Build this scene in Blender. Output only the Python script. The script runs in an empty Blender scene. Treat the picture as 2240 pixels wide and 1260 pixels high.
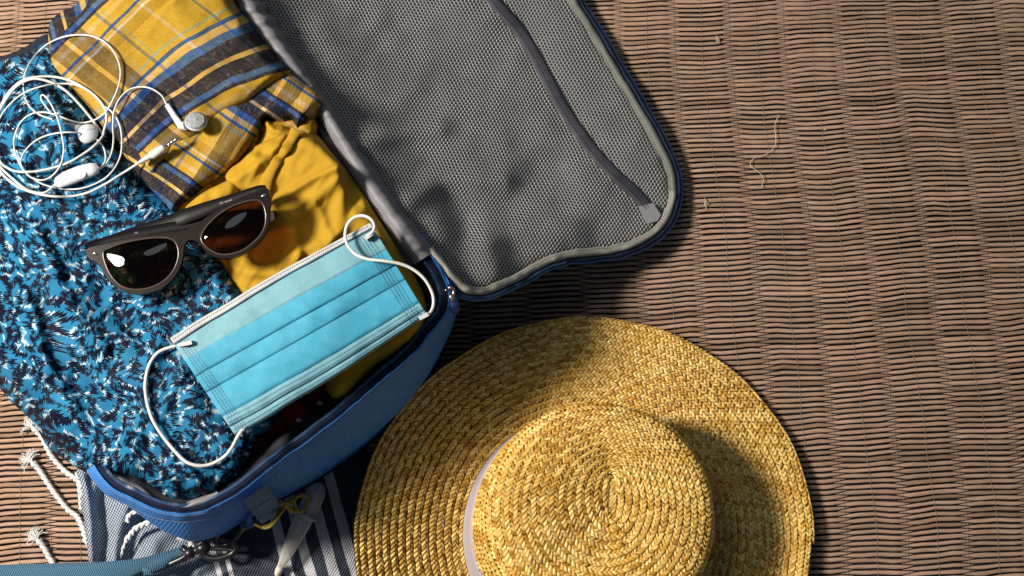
import bpy, math, random
import numpy as np
from mathutils import Vector
from mathutils.geometry import delaunay_2d_cdt, tessellate_polygon
R = math.radians
rng = np.random.RandomState(7); random.seed(7)
S = bpy.context.scene
C = S.collection

# ------------------------------------------------------------------ camera
TILT = R(13.0); DIST = 0.936; FPX = 2500.0
cam_d = bpy.data.cameras.new('camera'); cam = bpy.data.objects.new('camera', cam_d); C.objects.link(cam)
cam_d.sensor_width = 36; cam_d.lens = 36 * FPX / 2240; cam_d.clip_start = .01; cam_d.clip_end = 50
cam.location = (0, -DIST * math.sin(TILT), DIST * math.cos(TILT)); cam.rotation_euler = (TILT, 0, 0)
S.camera = cam
# ------------------------------------------------------------------ light
w = bpy.data.worlds.new('World'); S.world = w; w.use_nodes = True
bg = w.node_tree.nodes['Background']; bg.inputs[0].default_value = (.66, .82, 1.0, 1); bg.inputs[1].default_value = .11
def area(name, loc, target, size, power, col, sy=None):
    l = bpy.data.lights.new(name, 'AREA'); l.energy = power; l.color = col
    l.shape = 'DISK'; l.size = size
    o = bpy.data.objects.new(name, l); C.objects.link(o); o.location = loc
    o.rotation_euler = (Vector(target) - Vector(loc)).to_track_quat('-Z', 'Y').to_euler()
    return o
area('key_window_light', (-1.22, .04, 1.30), (0, -.06, 0), .32, 51, (1.0, .92, .80))
area('soft_window_light', (-.56, .47, 1.5), (-.1, 0, 0), .46, 2.2, (.90, .94, 1.0))
S.view_settings.view_transform = 'Standard'; S.view_settings.look = 'None'
S.view_settings.exposure = 0; S.view_settings.gamma = 1
S.render.engine = 'CYCLES'
S.cycles.transparent_max_bounces = 12

# ------------------------------------------------------------------ layout: a point of the photo at a given height
ct, st = math.cos(TILT), math.sin(TILT)
CL = np.array([0, -DIST * st, DIST * ct])
def P(px, py, z):
    px = np.asarray(px, float); py = np.asarray(py, float); z = np.asarray(z, float)
    dx = (px - 1120) / FPX; dy = -(py - 630) / FPX
    wx = dx; wy = dy * ct + st; wz = dy * st - ct
    t = (z - CL[2]) / wz
    return np.stack([wx * t, CL[1] + wy * t, z + 0 * px], -1)
def W2P(x, y, z):
    vx = x; vy = y - CL[1]; vz = z - CL[2]
    cy = vy * ct + vz * st; cz = -vy * st + vz * ct
    return 1120 + FPX * vx / -cz, 630 - FPX * cy / -cz
# ------------------------------------------------------------------ noise
def _h(ix, iy, s):
    n = (ix * 374761393 + iy * 668265263 + s * 974634777) & 0x7fffffff
    n = ((n ^ (n >> 13)) * 1274126177) & 0x7fffffff
    return ((n ^ (n >> 16)) & 0xffff) / 65535.0 * 2 - 1
def vn(x, y, s=0):
    x = np.asarray(x, float); y = np.asarray(y, float)
    ix = np.floor(x).astype(np.int64); iy = np.floor(y).astype(np.int64)
    fx = x - ix; fy = y - iy
    fx = fx ** 3 * (fx * (fx * 6 - 15) + 10); fy = fy ** 3 * (fy * (fy * 6 - 15) + 10)
    a = _h(ix, iy, s); b = _h(ix + 1, iy, s); c = _h(ix, iy + 1, s); d = _h(ix + 1, iy + 1, s)
    return (a * (1 - fx) + b * fx) * (1 - fy) + (c * (1 - fx) + d * fx) * fy
def fbm(x, y, s=0, o=3):
    r = 0; a = 1
    for k in range(o):
        r = r + a * vn(x * 2 ** k, y * 2 ** k, s + k * 11); a *= .5
    return r
# ------------------------------------------------------------------ curves
def spline(pts, step=8, closed=False):
    p = np.array(pts, float); n = len(p); out = []
    rngk = range(n if closed else n - 1)
    for i in rngk:
        if closed: a, b, c, d = p[(i - 1) % n], p[i], p[(i + 1) % n], p[(i + 2) % n]
        else: a, b, c, d = p[max(i - 1, 0)], p[i], p[i + 1], p[min(i + 2, n - 1)]
        m = max(1, int(np.linalg.norm((c - b)[:2]) / step))
        for k in range(m):
            t = k / m
            out.append(.5 * ((2 * b) + (c - a) * t + (2 * a - 5 * b + 4 * c - d) * t * t + (3 * b - a - 3 * c + d) * t ** 3))
    if not closed: out.append(p[-1])
    return np.array(out)
def normals2(p, closed=False):
    if closed: t = np.roll(p, -1, 0) - np.roll(p, 1, 0)
    else: t = np.gradient(p, axis=0)
    t = t[:, :2]; t = t / (np.linalg.norm(t, axis=1, keepdims=True) + 1e-9)
    return np.stack([-t[:, 1], t[:, 0]], -1)
def arclen(p):
    return np.concatenate([[0], np.cumsum(np.linalg.norm(np.diff(p[:, :2], axis=0), axis=1))])
def resample(p, n):
    s = arclen(p); u = np.linspace(0, s[-1], n)
    return np.stack([np.interp(u, s, p[:, k]) for k in range(p.shape[1])], -1)
def segdist(px, py, poly, closed=False):
    p = np.asarray(poly, float); q = np.roll(p, -1, 0) if closed else p[1:]; p = p if closed else p[:-1]
    best = np.full(px.shape, 1e9); side = np.zeros(px.shape)
    for (ax, ay), (bx, by) in zip(p[:, :2], q[:, :2]):
        dx, dy = bx - ax, by - ay; L = dx * dx + dy * dy + 1e-12
        t = np.clip(((px - ax) * dx + (py - ay) * dy) / L, 0, 1)
        ex = px - ax - t * dx; ey = py - ay - t * dy; d = np.hypot(ex, ey)
        m = d < best; best = np.where(m, d, best); side = np.where(m, np.sign(dx * ey - dy * ex), side)
    return best, side
def inside(px, py, poly):
    r = np.zeros(px.shape, bool); p = np.asarray(poly); q = np.roll(p, -1, 0)
    for (ax, ay), (bx, by) in zip(p[:, :2], q[:, :2]):
        if ay == by: continue
        c = ((ay > py) != (by > py)) & (px < (bx - ax) * (py - ay) / (by - ay) + ax)
        r ^= c
    return r
# ------------------------------------------------------------------ objects
ORG = {}
def thing(name, label, cat, loc=(0, 0, 0), group=None, kind=None):
    o = bpy.data.objects.new(name, None); C.objects.link(o); o.location = tuple(float(v) for v in loc)
    o.empty_display_size = .02; o['label'] = label; o['category'] = cat
    if group: o['group'] = group
    if kind: o['kind'] = kind
    ORG[o] = np.array(loc, float); return o
def mesh(name, v, f, mat, parent=None, uv=None, smooth=True, label=None, kind=None, tint=None):
    v = np.asarray(v, float).reshape(-1, 3)
    org = ORG.get(parent, np.zeros(3)) if parent else np.zeros(3)
    m = bpy.data.meshes.new(name); m.from_pydata((v - org).tolist(), [], [tuple(int(i) for i in q) for q in f])
    if uv is not None:
        uv = np.asarray(uv, float); l = m.uv_layers.new(name='UVMap'); idx = np.empty(len(m.loops), np.int32)
        m.loops.foreach_get('vertex_index', idx); l.data.foreach_set('uv', uv[idx].astype(np.float32).ravel())
    if tint is not None:
        a = m.color_attributes.new('tint', 'FLOAT_COLOR', 'POINT'); t = np.asarray(tint, float)
        a.data.foreach_set('color', np.stack([t, t, t, np.ones_like(t)], -1).astype(np.float32).ravel())
    if smooth: m.polygons.foreach_set('use_smooth', [True] * len(m.polygons))
    if mat: m.materials.append(mat)
    o = bpy.data.objects.new(name, m); C.objects.link(o)
    if parent:
        o.parent = parent
    ORG[o] = org
    if label: o['label'] = label
    if kind: o['kind'] = kind
    return o
def grid_faces(nu, nv, cu=False, cv=False, off=0):
    f = []
    for i in range(nu if cu else nu - 1):
        for j in range(nv if cv else nv - 1):
            a = i * nv + j; b = ((i + 1) % nu) * nv + j; c = ((i + 1) % nu) * nv + (j + 1) % nv; d = i * nv + (j + 1) % nv
            f.append((a + off, b + off, c + off, d + off))
    return f
class MB:
    def __init__(s): s.v = []; s.f = []; s.uv = []; s.n = 0; s.t = []
    def add(s, v, f, uv=None, t=0.):
        v = np.asarray(v, float).reshape(-1, 3); s.v.append(v); s.f += [tuple(i + s.n for i in q) for q in f]
        s.uv.append(np.asarray(uv, float) if uv is not None else np.zeros((len(v), 2))); s.t.append(np.full(len(v), t)); s.n += len(v); return s
    def build(s, name, mat, parent=None, **k):
        return mesh(name, np.concatenate(s.v), s.f, mat, parent, uv=np.concatenate(s.uv), tint=np.concatenate(s.t), **k)
def tube_data(pw, r, ns=8, cap=True, flat=1.0):
    """pw: (n,3) world points; r radius scalar/array; frames by parallel transport"""
    pw = np.asarray(pw, float); n = len(pw); r = np.broadcast_to(np.asarray(r, float), (n,))
    t = np.gradient(pw, axis=0); t /= np.linalg.norm(t, axis=1, keepdims=True) + 1e-12
    up = np.array([0, 0, 1.]) if abs(t[0, 2]) < .9 else np.array([1., 0, 0]); v = []
    for i in range(n):
        up = up - t[i] * up.dot(t[i]); up /= np.linalg.norm(up) + 1e-12
        sd = np.cross(t[i], up)
        for k in range(ns):
            a = 2 * math.pi * k / ns; v.append(pw[i] + r[i] * (math.cos(a) * sd + flat * math.sin(a) * up))
    f = grid_faces(n, ns, cv=True)
    s = np.repeat(np.concatenate([[0], np.cumsum(np.linalg.norm(np.diff(pw, axis=0), axis=1))]), ns)
    uv = np.stack([s * 100, np.tile(np.arange(ns) / ns, n)], -1)
    if cap: f.append(tuple(range(ns - 1, -1, -1))); f.append(tuple((n - 1) * ns + k for k in range(ns)))
    return np.array(v), f, uv
def tube(name, pw, r, mat, parent=None, ns=8, **k):
    fl = k.pop('flat', 1.0); v, f, uv = tube_data(pw, r, ns, flat=fl); return mesh(name, v, f, mat, parent, uv=uv, **k)
def ptube(name, pts, r, mat, parent=None, step=6, **k):
    """pts: (px,py,z)"""
    p = spline(pts, step); return tube(name, P(p[:, 0], p[:, 1], p[:, 2]), r, mat, parent, **k)
def strip(name, cols, mat, parent=None, closed=False, uvs=.01, thick=0, **k):
    """cols: list of (n,3) px,py,z polylines of equal length -> ribbon surface"""
    n = len(cols[0]); V = np.stack([P(c[:, 0], c[:, 1], c[:, 2]) for c in cols], 1)
    s = arclen(cols[0]); UV = np.zeros((n, len(cols), 2)); acc = np.zeros(n)
    for j in range(len(cols)):
        if j: acc = acc + np.linalg.norm((cols[j] - cols[j - 1])[:, :2], axis=1) + 1e-3
        UV[:, j, 0] = s * uvs; UV[:, j, 1] = acc * uvs
    return mesh(name, V.reshape(-1, 3), grid_faces(n, len(cols), cu=closed), mat, parent, uv=UV.reshape(-1, 2), **k)
def off(p, d, z=None, nrm=None):
    n = normals2(p) if nrm is None else nrm
    q = p.copy(); q[:, :2] += n * (np.asarray(d).reshape(-1, 1) if np.ndim(d) else d)
    if z is not None:
        if q.shape[1] == 2: q = np.concatenate([q, np.zeros((len(q), 1))], 1)
        q[:, 2] = z
    return q
def twist(pw, r, turns_per_m, nstr=2, ns=5):
    mb = MB(); pw = np.asarray(pw); n = len(pw); t = np.gradient(pw, axis=0); t /= np.linalg.norm(t, axis=1, keepdims=True) + 1e-12
    s = np.concatenate([[0], np.cumsum(np.linalg.norm(np.diff(pw, axis=0), axis=1))]); up = np.array([0, 0, 1.])
    sd = np.cross(t, up); sd /= np.linalg.norm(sd, axis=1, keepdims=True) + 1e-9; uu = np.cross(sd, t)
    for k in range(nstr):
        a = s * turns_per_m * 2 * math.pi + k * 2 * math.pi / nstr
        q = pw + r * .55 * (np.cos(a)[:, None] * sd + np.sin(a)[:, None] * uu)
        mb.add(*tube_data(q, r * .62, ns))
    return mb
# ------------------------------------------------------------------ materials
class NT:
    def __init__(s, name):
        s.m = bpy.data.materials.new(name); s.m.use_nodes = True; s.t = s.m.node_tree; s.n = s.t.nodes
        s.b = s.n['Principled BSDF']; s.out = s.n['Material Output']
    def node(s, ty, ins=None, **pr):
        d = s.n.new(ty)
        for k, v in pr.items(): setattr(d, k, v)
        for k, v in (ins or {}).items(): s.set(d.inputs[k], v)
        return d
    def set(s, sock, v):
        if isinstance(v, bpy.types.NodeSocket): s.t.links.new(v, sock)
        elif hasattr(sock, 'default_value'):
            if isinstance(v, (tuple, list)) and len(v) == 3 and sock.type == 'RGBA': v = (*v, 1)
            sock.default_value = v
    def m_(s, op, a, b=0., c=0., clamp=False):
        d = s.node('ShaderNodeMath', operation=op, use_clamp=clamp); s.set(d.inputs[0], a); s.set(d.inputs[1], b); s.set(d.inputs[2], c); return d.outputs[0]
    def vm(s, op, a, b=None, sc=None):
        d = s.node('ShaderNodeVectorMath', operation=op); s.set(d.inputs[0], a)
        if b is not None: s.set(d.inputs[1], b)
        if sc is not None: s.set(d.inputs['Scale'], sc)
        return d.outputs['Value'] if op in ('LENGTH', 'DOT_PRODUCT', 'DISTANCE') else d.outputs[0]
    def mix(s, f, a, b, ty='MIX'):
        d = s.node('ShaderNodeMix', data_type='RGBA', blend_type=ty); s.set(d.inputs[0], f); s.set(d.inputs[6], a); s.set(d.inputs[7], b); return d.outputs[2]
    def noise(s, vec, sc, det=2, rough=.5, dist=0., dim='3D'):
        d = s.node('ShaderNodeTexNoise', noise_dimensions=dim)
        if vec is not None: s.set(d.inputs['Vector'], vec)
        s.set(d.inputs['Scale'], sc); s.set(d.inputs['Detail'], det); s.set(d.inputs['Roughness'], rough); s.set(d.inputs['Distortion'], dist); return d
    def ramp(s, f, stops, interp='LINEAR'):
        d = s.node('ShaderNodeValToRGB'); s.set(d.inputs[0], f); cr = d.color_ramp; cr.interpolation = interp
        while len(cr.elements) < len(stops): cr.elements.new(.5)
        for e, (p, c) in zip(cr.elements, stops):
            e.position = p; e.color = (*c, 1) if len(c) == 3 else c
        return d.outputs[0]
    def uv(s): return s.node('ShaderNodeUVMap').outputs[0]
    def pos(s): return s.node('ShaderNodeNewGeometry').outputs['Position']
    def sep(s, v): d = s.node('ShaderNodeSeparateXYZ'); s.set(d.inputs[0], v); return d.outputs[0], d.outputs[1], d.outputs[2]
    def comb(s, x, y, z=0.): d = s.node('ShaderNodeCombineXYZ'); s.set(d.inputs[0], x); s.set(d.inputs[1], y); s.set(d.inputs[2], z); return d.outputs[0]
    def mr(s, v, a, b, c=0., d_=1.): d = s.node('ShaderNodeMapRange'); s.set(d.inputs[0], v); s.set(d.inputs[1], a); s.set(d.inputs[2], b); s.set(d.inputs[3], c); s.set(d.inputs[4], d_); return d.outputs[0]
    def bump(s, h, dist=.0003, strength=1., normal=None):
        d = s.node('ShaderNodeBump'); s.set(d.inputs['Height'], h); d.inputs['Distance'].default_value = dist; d.inputs['Strength'].default_value = strength
        if normal is not None: s.set(d.inputs['Normal'], normal)
        return d.outputs[0]
    def fin(s, col=None, rough=.6, normal=None, spec=.5, metal=0., sheen=0., **k):
        if col is not None: s.set(s.b.inputs['Base Color'], col)
        s.set(s.b.inputs['Roughness'], rough); s.set(s.b.inputs['Specular IOR Level'], spec); s.set(s.b.inputs['Metallic'], metal)
        if sheen: s.set(s.b.inputs['Sheen Weight'], sheen); s.set(s.b.inputs['Sheen Roughness'], .4)
        if normal is not None: s.set(s.b.inputs['Normal'], normal)
        for kk, v in k.items(): s.set(s.b.inputs[kk.replace('_', ' ')], v)
        return s.m
def mottled(name, c, var=.15, sc=120, rough=.6, bump=0., bsc=900, spec=.5, metal=0., **k):
    t = NT(name); p = t.pos(); n = t.noise(p, sc, 4, .6)
    lo = tuple(x * (1 - var) for x in c); hi = tuple(min(1, x * (1 + var)) for x in c)
    col = t.ramp(n.outputs[0], [(.3, lo), (.7, hi)])
    nr = t.bump(t.noise(p, bsc, 3).outputs[0], bump) if bump else None
    return t.fin(col, rough, nr, spec, metal, **k)
def woven(name, c, c2=None, f=1.0, rough=.75, bump=.00015, var=.18, twill=False, contrast=.35, sheen=0):
    """plain weave from UV in px/100; f = weave threads per px"""
    t = NT(name); uv = t.uv(); x, y, _ = t.sep(uv)
    a = t.m_('SINE', t.m_('MULTIPLY', x, 100 * f * 3.1416)); b = t.m_('SINE', t.m_('MULTIPLY', y, 100 * f * 3.1416))
    if twill: h = t.m_('SINE', t.m_('MULTIPLY', t.m_('ADD', x, y), 100 * f * 3.1416)); h = t.m_('ADD', h, t.m_('MULTIPLY', a, .4))
    else: h = t.m_('MULTIPLY', a, b)
    n = t.noise(uv, 3., 5, .65)
    lo = tuple(v * (1 - var) for v in c); hi = tuple(min(1, v * (1 + var)) for v in c)
    col = t.ramp(n.outputs[0], [(.3, lo), (.7, hi)])
    c2 = c2 or tuple(v * (1 - contrast) for v in c)
    col = t.mix(t.mr(h, -1, 1, 1, 0), col, t.mix(.7, col, c2))
    fine = t.noise(uv, 60., 3).outputs[0]
    hh = t.m_('ADD', t.m_('MULTIPLY', h, .5), fine)
    return t.fin(col, rough, t.bump(hh, bump), .15, sheen=sheen)
BLACK = mottled('black_plastic', (.012, .012, .014), .2, rough=.32)
# ================================================================== GROUND AND REED MAT
def m_slat():
    t = NT('reed_slat'); p = t.pos()
    at = t.node('ShaderNodeAttribute', attribute_name='tint').outputs['Fac']
    m = t.node('ShaderNodeMapping'); t.set(m.inputs[0], p); m.inputs['Scale'].default_value = (1, 6, 1)
    n = t.noise(m.outputs[0], 55, 5, .65).outputs[0]; big = t.noise(p, 26, 4, .6).outputs[0]
    col = t.ramp(n, [(.25, (.29, .182, .122)), (.5, (.42, .272, .19)), (.8, (.52, .358, .26))])
    col = t.mix(t.m_('MULTIPLY', t.mr(big, .52, .72), .40), col, (.25, .17, .115))
    col = t.mix(1., col, t.ramp(at, [(0, (.58, .55, .50)), (.2, (.85, .84, .82)), (1, (1.12, 1.1, 1.1))]), 'MULTIPLY')
    fb = t.node('ShaderNodeMapping'); t.set(fb.inputs[0], p); fb.inputs['Scale'].default_value = (1, 14, 1)
    return t.fin(col, .68, t.bump(t.noise(fb.outputs[0], 120, 3).outputs[0], .00035), .25)
M_SLAT = m_slat()
gm = mottled('ground_dark', (.02, .013, .009), .3, 40, .9)
mesh('ground', [(-3, -3, -.012), (3, -3, -.012), (3, 3, -.012), (-3, 3, -.012)], [(0, 1, 2, 3)], gm, smooth=False, kind='structure')
mat = thing('reed_mat', 'brown reed beach mat with pointed slats in stitched columns under everything', 'mat', (0, 0, -.004))
mesh('mat_backing', [(-.75, -.55, -.004), (.75, -.55, -.004), (.75, .6, -.004), (-.75, .6, -.004)], [(0, 1, 2, 3)],
     mottled('mat_backing', (.007, .005, .006), .3, 60, .9), mat, smooth=False)
ROT = R(3.0); cR, sR = math.cos(ROT), math.sin(ROT)
PITCH, COLW = .00436, .0473
def matpt(a, b):
    """mat coordinates -> world, with the waviness of the woven sheet"""
    a = np.asarray(a, float); b = np.asarray(b, float)
    bb = b + .0016 * vn(a * 11, b * 9, 3) + .0011 * vn(a * 34, b * 15, 5) + .0007 * vn(a * 60, b * 40, 8)
    aa = a + .0040 * vn(a * 3, b * 6, 9) + .0016 * vn(a * 2, b * 25, 12)
    z = .0012 * vn(a * 9, b * 22, 21) + .0008 * vn(a * 25, b * 70, 25)
    return np.stack([aa * cR - bb * sR, aa * sR + bb * cR, z], -1)
NC, NR = 27, 226
slats = []
for ci in range(NC):
    x0 = (ci - NC // 2) * COLW + .010; x1 = x0 + COLW
    for ri in range(NR):
        yc = (ri - NR // 2) * PITCH + (PITCH / 2 if ci % 2 else 0)
        h = PITCH * .332 * (1 + .11 * random.uniform(-1, 1)); tl = .0046; xm = (x0 + x1) / 2; q = .25 * COLW
        yj = random.uniform(-1, 1) * PITCH * .07; ym = random.uniform(-1, 1) * PITCH * .05
        A = [x0 - tl, x0 + tl, x0 + q, xm, x1 - q, x1 - tl, x1 + tl]
        O = [0, yj * .3, yj, ym, -yj, -yj * .3, 0]; H = [.06, .93, 1.02, .93, 1.02, .93, .06]
        av = []; bv = []; zv = []
        for a, o, hh in zip(A, O, H):
            for s_, zz in ((-1, -.0007), (-.84, .0000), (.84, .0000), (1, -.0007)):
                av.append(a); bv.append(yc + o + s_ * h * hh); zv.append(zz - (.0007 if hh < .5 else 0) - (.0003 if a == xm else 0))
        v = matpt(av, bv)
        tilt = random.uniform(-1, 1) * .00022 + .0004 * float(vn(xm * 30, yc * 90, 44))
        v[:, 2] += np.array(zv) + np.tile([-1, -.84, .84, 1], 7) * tilt
        px, py = W2P(*matpt(xm, yc)); vis = -140 < px < 2380 and -60 < py < 1320
        sk = not (vis) and (abs(px - 1120) > 1700)
        if not sk: slats.append((v, float(px), float(py), random.random()))
SF = grid_faces(7, 4)
def score(s):
    px, py = s[1], s[2]
    cov = (px < 1500 and py < 700 + 0 * px and not (px < 130 and py < 110)) or math.hypot(px - 1276, py - 1191) < 520 or (180 < px < 1276 and py > 600)
    fr = -20 < px < 2210 and 0 < py < 1258
    return (0 if fr and not cov else 1, -py)
slats.sort(key=score)
for v, px, py, tt in slats[:299]:
    mesh('slat', v, SF, M_SLAT, mat, tint=[tt] * len(v))
mb = MB()
for v, px, py, tt in slats[299:]: mb.add(v, SF, t=tt)
mb.build('slat_field', M_SLAT, mat, kind='stuff')
M_THREAD = mottled('mat_thread', (.27, .24, .18), .2, rough=.9)
for ci in range(NC * 2):
    a = (ci / 2 - NC // 2) * COLW + .010
    b = np.linspace(-.48, .5, 420)
    v = matpt(np.full(420, a) + .0002 * vn(b * 200, b * 0, ci), b)
    v[:, 2] += .0002 + .0009 * np.sin((b) / PITCH * math.pi * 2 / 2 + ci) ** 2 * .4 - .0002
    tube('thread', v, .00015, M_THREAD, mat, ns=4)
def loose(pts, name='loose_thread', **k):
    p = spline(pts, 5); z = .0022 + .0006 * vn(p[:, 0] * .05, p[:, 1] * .05, 2)
    return tube(name, P(p[:, 0], p[:, 1], z), .00032, M_LOOSE, None, ns=5)
M_LOOSE = mottled('loose_thread', (.55, .47, .33), .15, rough=.8)
o = loose([(1704, 252), (1695, 275), (1697, 312), (1680, 335), (1648, 347), (1642, 362), (1662, 378), (1670, 392), (1664, 412)])
o['label'] = 'long pale loose thread curling over the mat in the upper right'; o['category'] = 'thread'; o['group'] = 'loose thread ends on the mat'
o = loose([(1541, 432), (1545, 440), (1550, 445), (1541, 450), (1543, 437), (1545, 458)]); o['label'] = 'tiny knotted thread end beside the rounded corner of the lid'; o['category'] = 'thread'; o['group'] = 'loose thread ends on the mat'
o = loose([(1566, 78), (1572, 82), (1574, 90), (1567, 90), (1568, 80), (1572, 94)]); o['label'] = 'tiny knotted thread end right of the lid near the top of the photo'; o['category'] = 'thread'; o['group'] = 'loose thread ends on the mat'

# ================================================================== CLOTH BUILDER
SURF = []
def zsurf(px, py, only=None):
    px = np.atleast_1d(np.asarray(px, float)); py = np.atleast_1d(np.asarray(py, float)); z = np.full(px.shape, -1.)
    for nm, poly, fn in SURF:
        if only and nm not in only: continue
        m = inside(px, py, poly)
        if m.any():
            d, _ = segdist(px[m], py[m], poly, True); z[m] = np.maximum(z[m], fn(px[m], py[m], d))
    return z
def cloth(name, outline, zfun, mat, parent=None, sp=6, uvfun=None, skirt=.012, reg=True, inset=5, **k):
    poly = spline(outline, 9, closed=True)[:, :2]
    x0, y0 = poly.min(0); x1, y1 = poly.max(0)
    X, Y = np.meshgrid(np.arange(x0, x1, sp), np.arange(y0, y1, sp * .87)); X[1::2] += sp / 2
    X = X.ravel(); Y = Y.ravel(); m = inside(X, Y, poly); X, Y = X[m], Y[m]
    d, _ = segdist(X, Y, poly, True); m = d > sp * .6; X, Y = X[m], Y[m]
    nb = len(poly); pts = [Vector(p) for p in poly] + [Vector((a, b)) for a, b in zip(X, Y)]
    vs, es, fs, ov, oe, of = delaunay_2d_cdt(pts, [(i, (i + 1) % nb) for i in range(nb)], [], 1, 1e-4)
    V = np.array([(q[0], q[1]) for q in vs]); dd, _ = segdist(V[:, 0], V[:, 1], poly, True)
    z = zfun(V[:, 0], V[:, 1], dd); W = P(V[:, 0], V[:, 1], z)
    uv = np.stack(uvfun(V[:, 0], V[:, 1]) if uvfun else (V[:, 0] / 100, V[:, 1] / 100), -1)
    F = [tuple(f) for f in fs]
    # boundary skirt: the edge turns down and under
    cnt = {}
    for f in F:
        for i in range(len(f)):
            e = (f[i], f[(i + 1) % len(f)]); cnt[e] = 1
    bd = [e for e in cnt if (e[1], e[0]) not in cnt]
    bvs = sorted({i for e in bd for i in e}); mp = {b: len(V) + i for i, b in enumerate(bvs)}
    cxy = W[bvs, :2]; ctr = W[:, :2].mean(0); dirv = ctr - cxy; dirv /= np.linalg.norm(dirv, axis=1, keepdims=True) + 1e-9
    low = W[bvs].copy(); low[:, :2] += dirv * .0015; low[:, 2] -= skirt
    W = np.concatenate([W, low]); uv = np.concatenate([uv, uv[bvs]])
    F += [(b, a, mp[a], mp[b]) for a, b in bd]
    if np.cross(W[F[0][1]] - W[F[0][0]], W[F[0][2]] - W[F[0][0]])[2] < 0: F = [tuple(reversed(f)) for f in F]
    o = mesh(name, W, F, mat, parent, uv=uv, **k)
    if reg: SURF.append((name, poly, zfun))
    return o
def ridge(px, py, pts, amp, wid, asym=1.0, taper=True):
    p = spline(pts, 20); d, s = segdist(px, py, p)
    wd = np.where(s > 0, wid, wid * asym); r = amp * np.exp(-(d / wd) ** 2)
    return r
def edge(d, drop, r): return -drop * np.exp(-np.clip(d, 0, 1e4) / r)

# ================================================================== SUITCASE
def m_blue(name='blue_fabric', c=(.055, .235, .66), **k): return woven(name, c, f=.26, rough=.62, bump=.00022, var=.10, **k)
M_BLUE = m_blue(); M_BLUE2 = woven('blue_ribbed_fabric', (.045, .235, .70), f=.22, twill=True, rough=.5, bump=.0002, var=.08)
M_NAVY = woven('navy_zip_tape', (.005, .012, .036), f=.3, rough=.7, bump=.00015)
M_TEETH = mottled('zip_teeth', (.06, .15, .33), .2, rough=.35)
M_LINE = mottled('grey_lining', (.20, .195, .215), .08, 60, .6, .0001, 700)
M_PIPE = woven('grey_green_piping', (.20, .21, .19), f=.3, rough=.6, bump=.0001, var=.08)
M_PIPE2 = woven('cream_piping', (.36, .35, .31), f=.3, rough=.6, bump=.0001, var=.1)
M_STITCH = mottled('stitching', (.30, .34, .42), .2, rough=.8)
M_STITCHW = mottled('pale_stitching', (.46, .43, .42), .2, rough=.8)
M_DARK = mottled('dark_lining', (.016, .016, .02), .3, 60, .9)
case = thing('suitcase', 'open blue soft suitcase with grey mesh lid lining, packed with clothes', 'suitcase', P(520, 640, 0.))
rim = spline([(500, -70), (470, -110), (400, -100), (310, -20), (225, 85), (130, 180), (30, 250), (-50, 320), (-60, 430), (0, 600), (95, 780), (160, 905), (205, 990), (238, 1044), (280, 1072), (330, 1097), (380, 1110), (430, 1109), (470, 1095), (522, 1062), (590, 1010), (662, 958), (740, 899), (820, 832), (900, 757), (948, 700), (968, 660), (962, 615), (945, 585), (905, 530)], 7)
bot = spline([(520, -80), (480, -125), (400, -115), (310, -35), (225, 75), (125, 175), (25, 245), (-55, 315), (-60, 430), (0, 600), (95, 785), (160, 915), (208, 1000), (254, 1070), (310, 1120), (350, 1152), (392, 1176), (430, 1186), (478, 1174), (530, 1142), (600, 1098), (670, 1062), (750, 1010), (830, 950), (905, 872), (955, 790), (985, 720), (995, 660), (990, 610), (950, 530)], 7)
N = 420; rim = resample(rim, N); bot = resample(bot, N)
rim = rim + normals2(rim) * (1.8 * vn(arclen(rim) / 45, np.zeros(N), 77) + 1.0 * vn(arclen(rim) / 17, np.zeros(N), 78))[:, None]
RZ = .128
def wallprof(k, fr, z, bulge=0):
    q = rim * (1 - fr) + bot * fr; n = normals2(q); q = q + (-n) * bulge
    return np.concatenate([q, np.full((N, 1), z)], 1)
nr = normals2(rim)
sgn = 1 if (nr[260] @ (bot[260] - rim[260])) > 0 else -1      # outward
zrim = .0016 * vn(arclen(rim) / 80, np.zeros(N), 79) + .0006 * vn(arclen(rim) / 22, np.zeros(N), 80)
sagw = np.clip((232 - rim[:, 0]) / 50, 0, 1) * (rim[:, 0] < 240); sagw = sagw * sagw * (3 - 2 * sagw); zrim = zrim - .034 * sagw
def r_off(dv, z): return np.concatenate([rim + nr * sgn * dv, (z + zrim)[:, None]], 1)
s = arclen(rim)
wr = 2.2 * vn(s / 70, s * 0, 4)
cols = [r_off(11, RZ + .0005), r_off(14, RZ - .0005)]
a1 = r_off(21, RZ - .008); cols.append(a1)
for fr, z, bl in ((.30, .108, 5), (.55, .085, 9), (.8, .055, 8), (1.0, .028, 0)):
    q = rim * (1 - fr) + bot * fr
    base = rim * (1 - fr) + bot * fr
    a_ = np.maximum(0, 1 - fr) * 20
    q = base + nr * sgn * (bl + a_ * .8 + wr * 0)[:, None] if np.ndim(a_) else base + nr * sgn * (bl + a_ * .8)
    cols.append(np.concatenate([q, ((z + .0012 * vn(s / 90, s * 0 + z * 50, 6)) * (1 - .3 * sagw))[:, None]], 1))
q = bot - nr * sgn * 10; cols.append(np.concatenate([q, np.full((N, 1), .010)], 1))
q = bot - nr * sgn * 26; cols.append(np.concatenate([q, np.full((N, 1), .001)], 1))
strip('side_wall', cols, M_BLUE2, case, uvs=.01)
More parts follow.
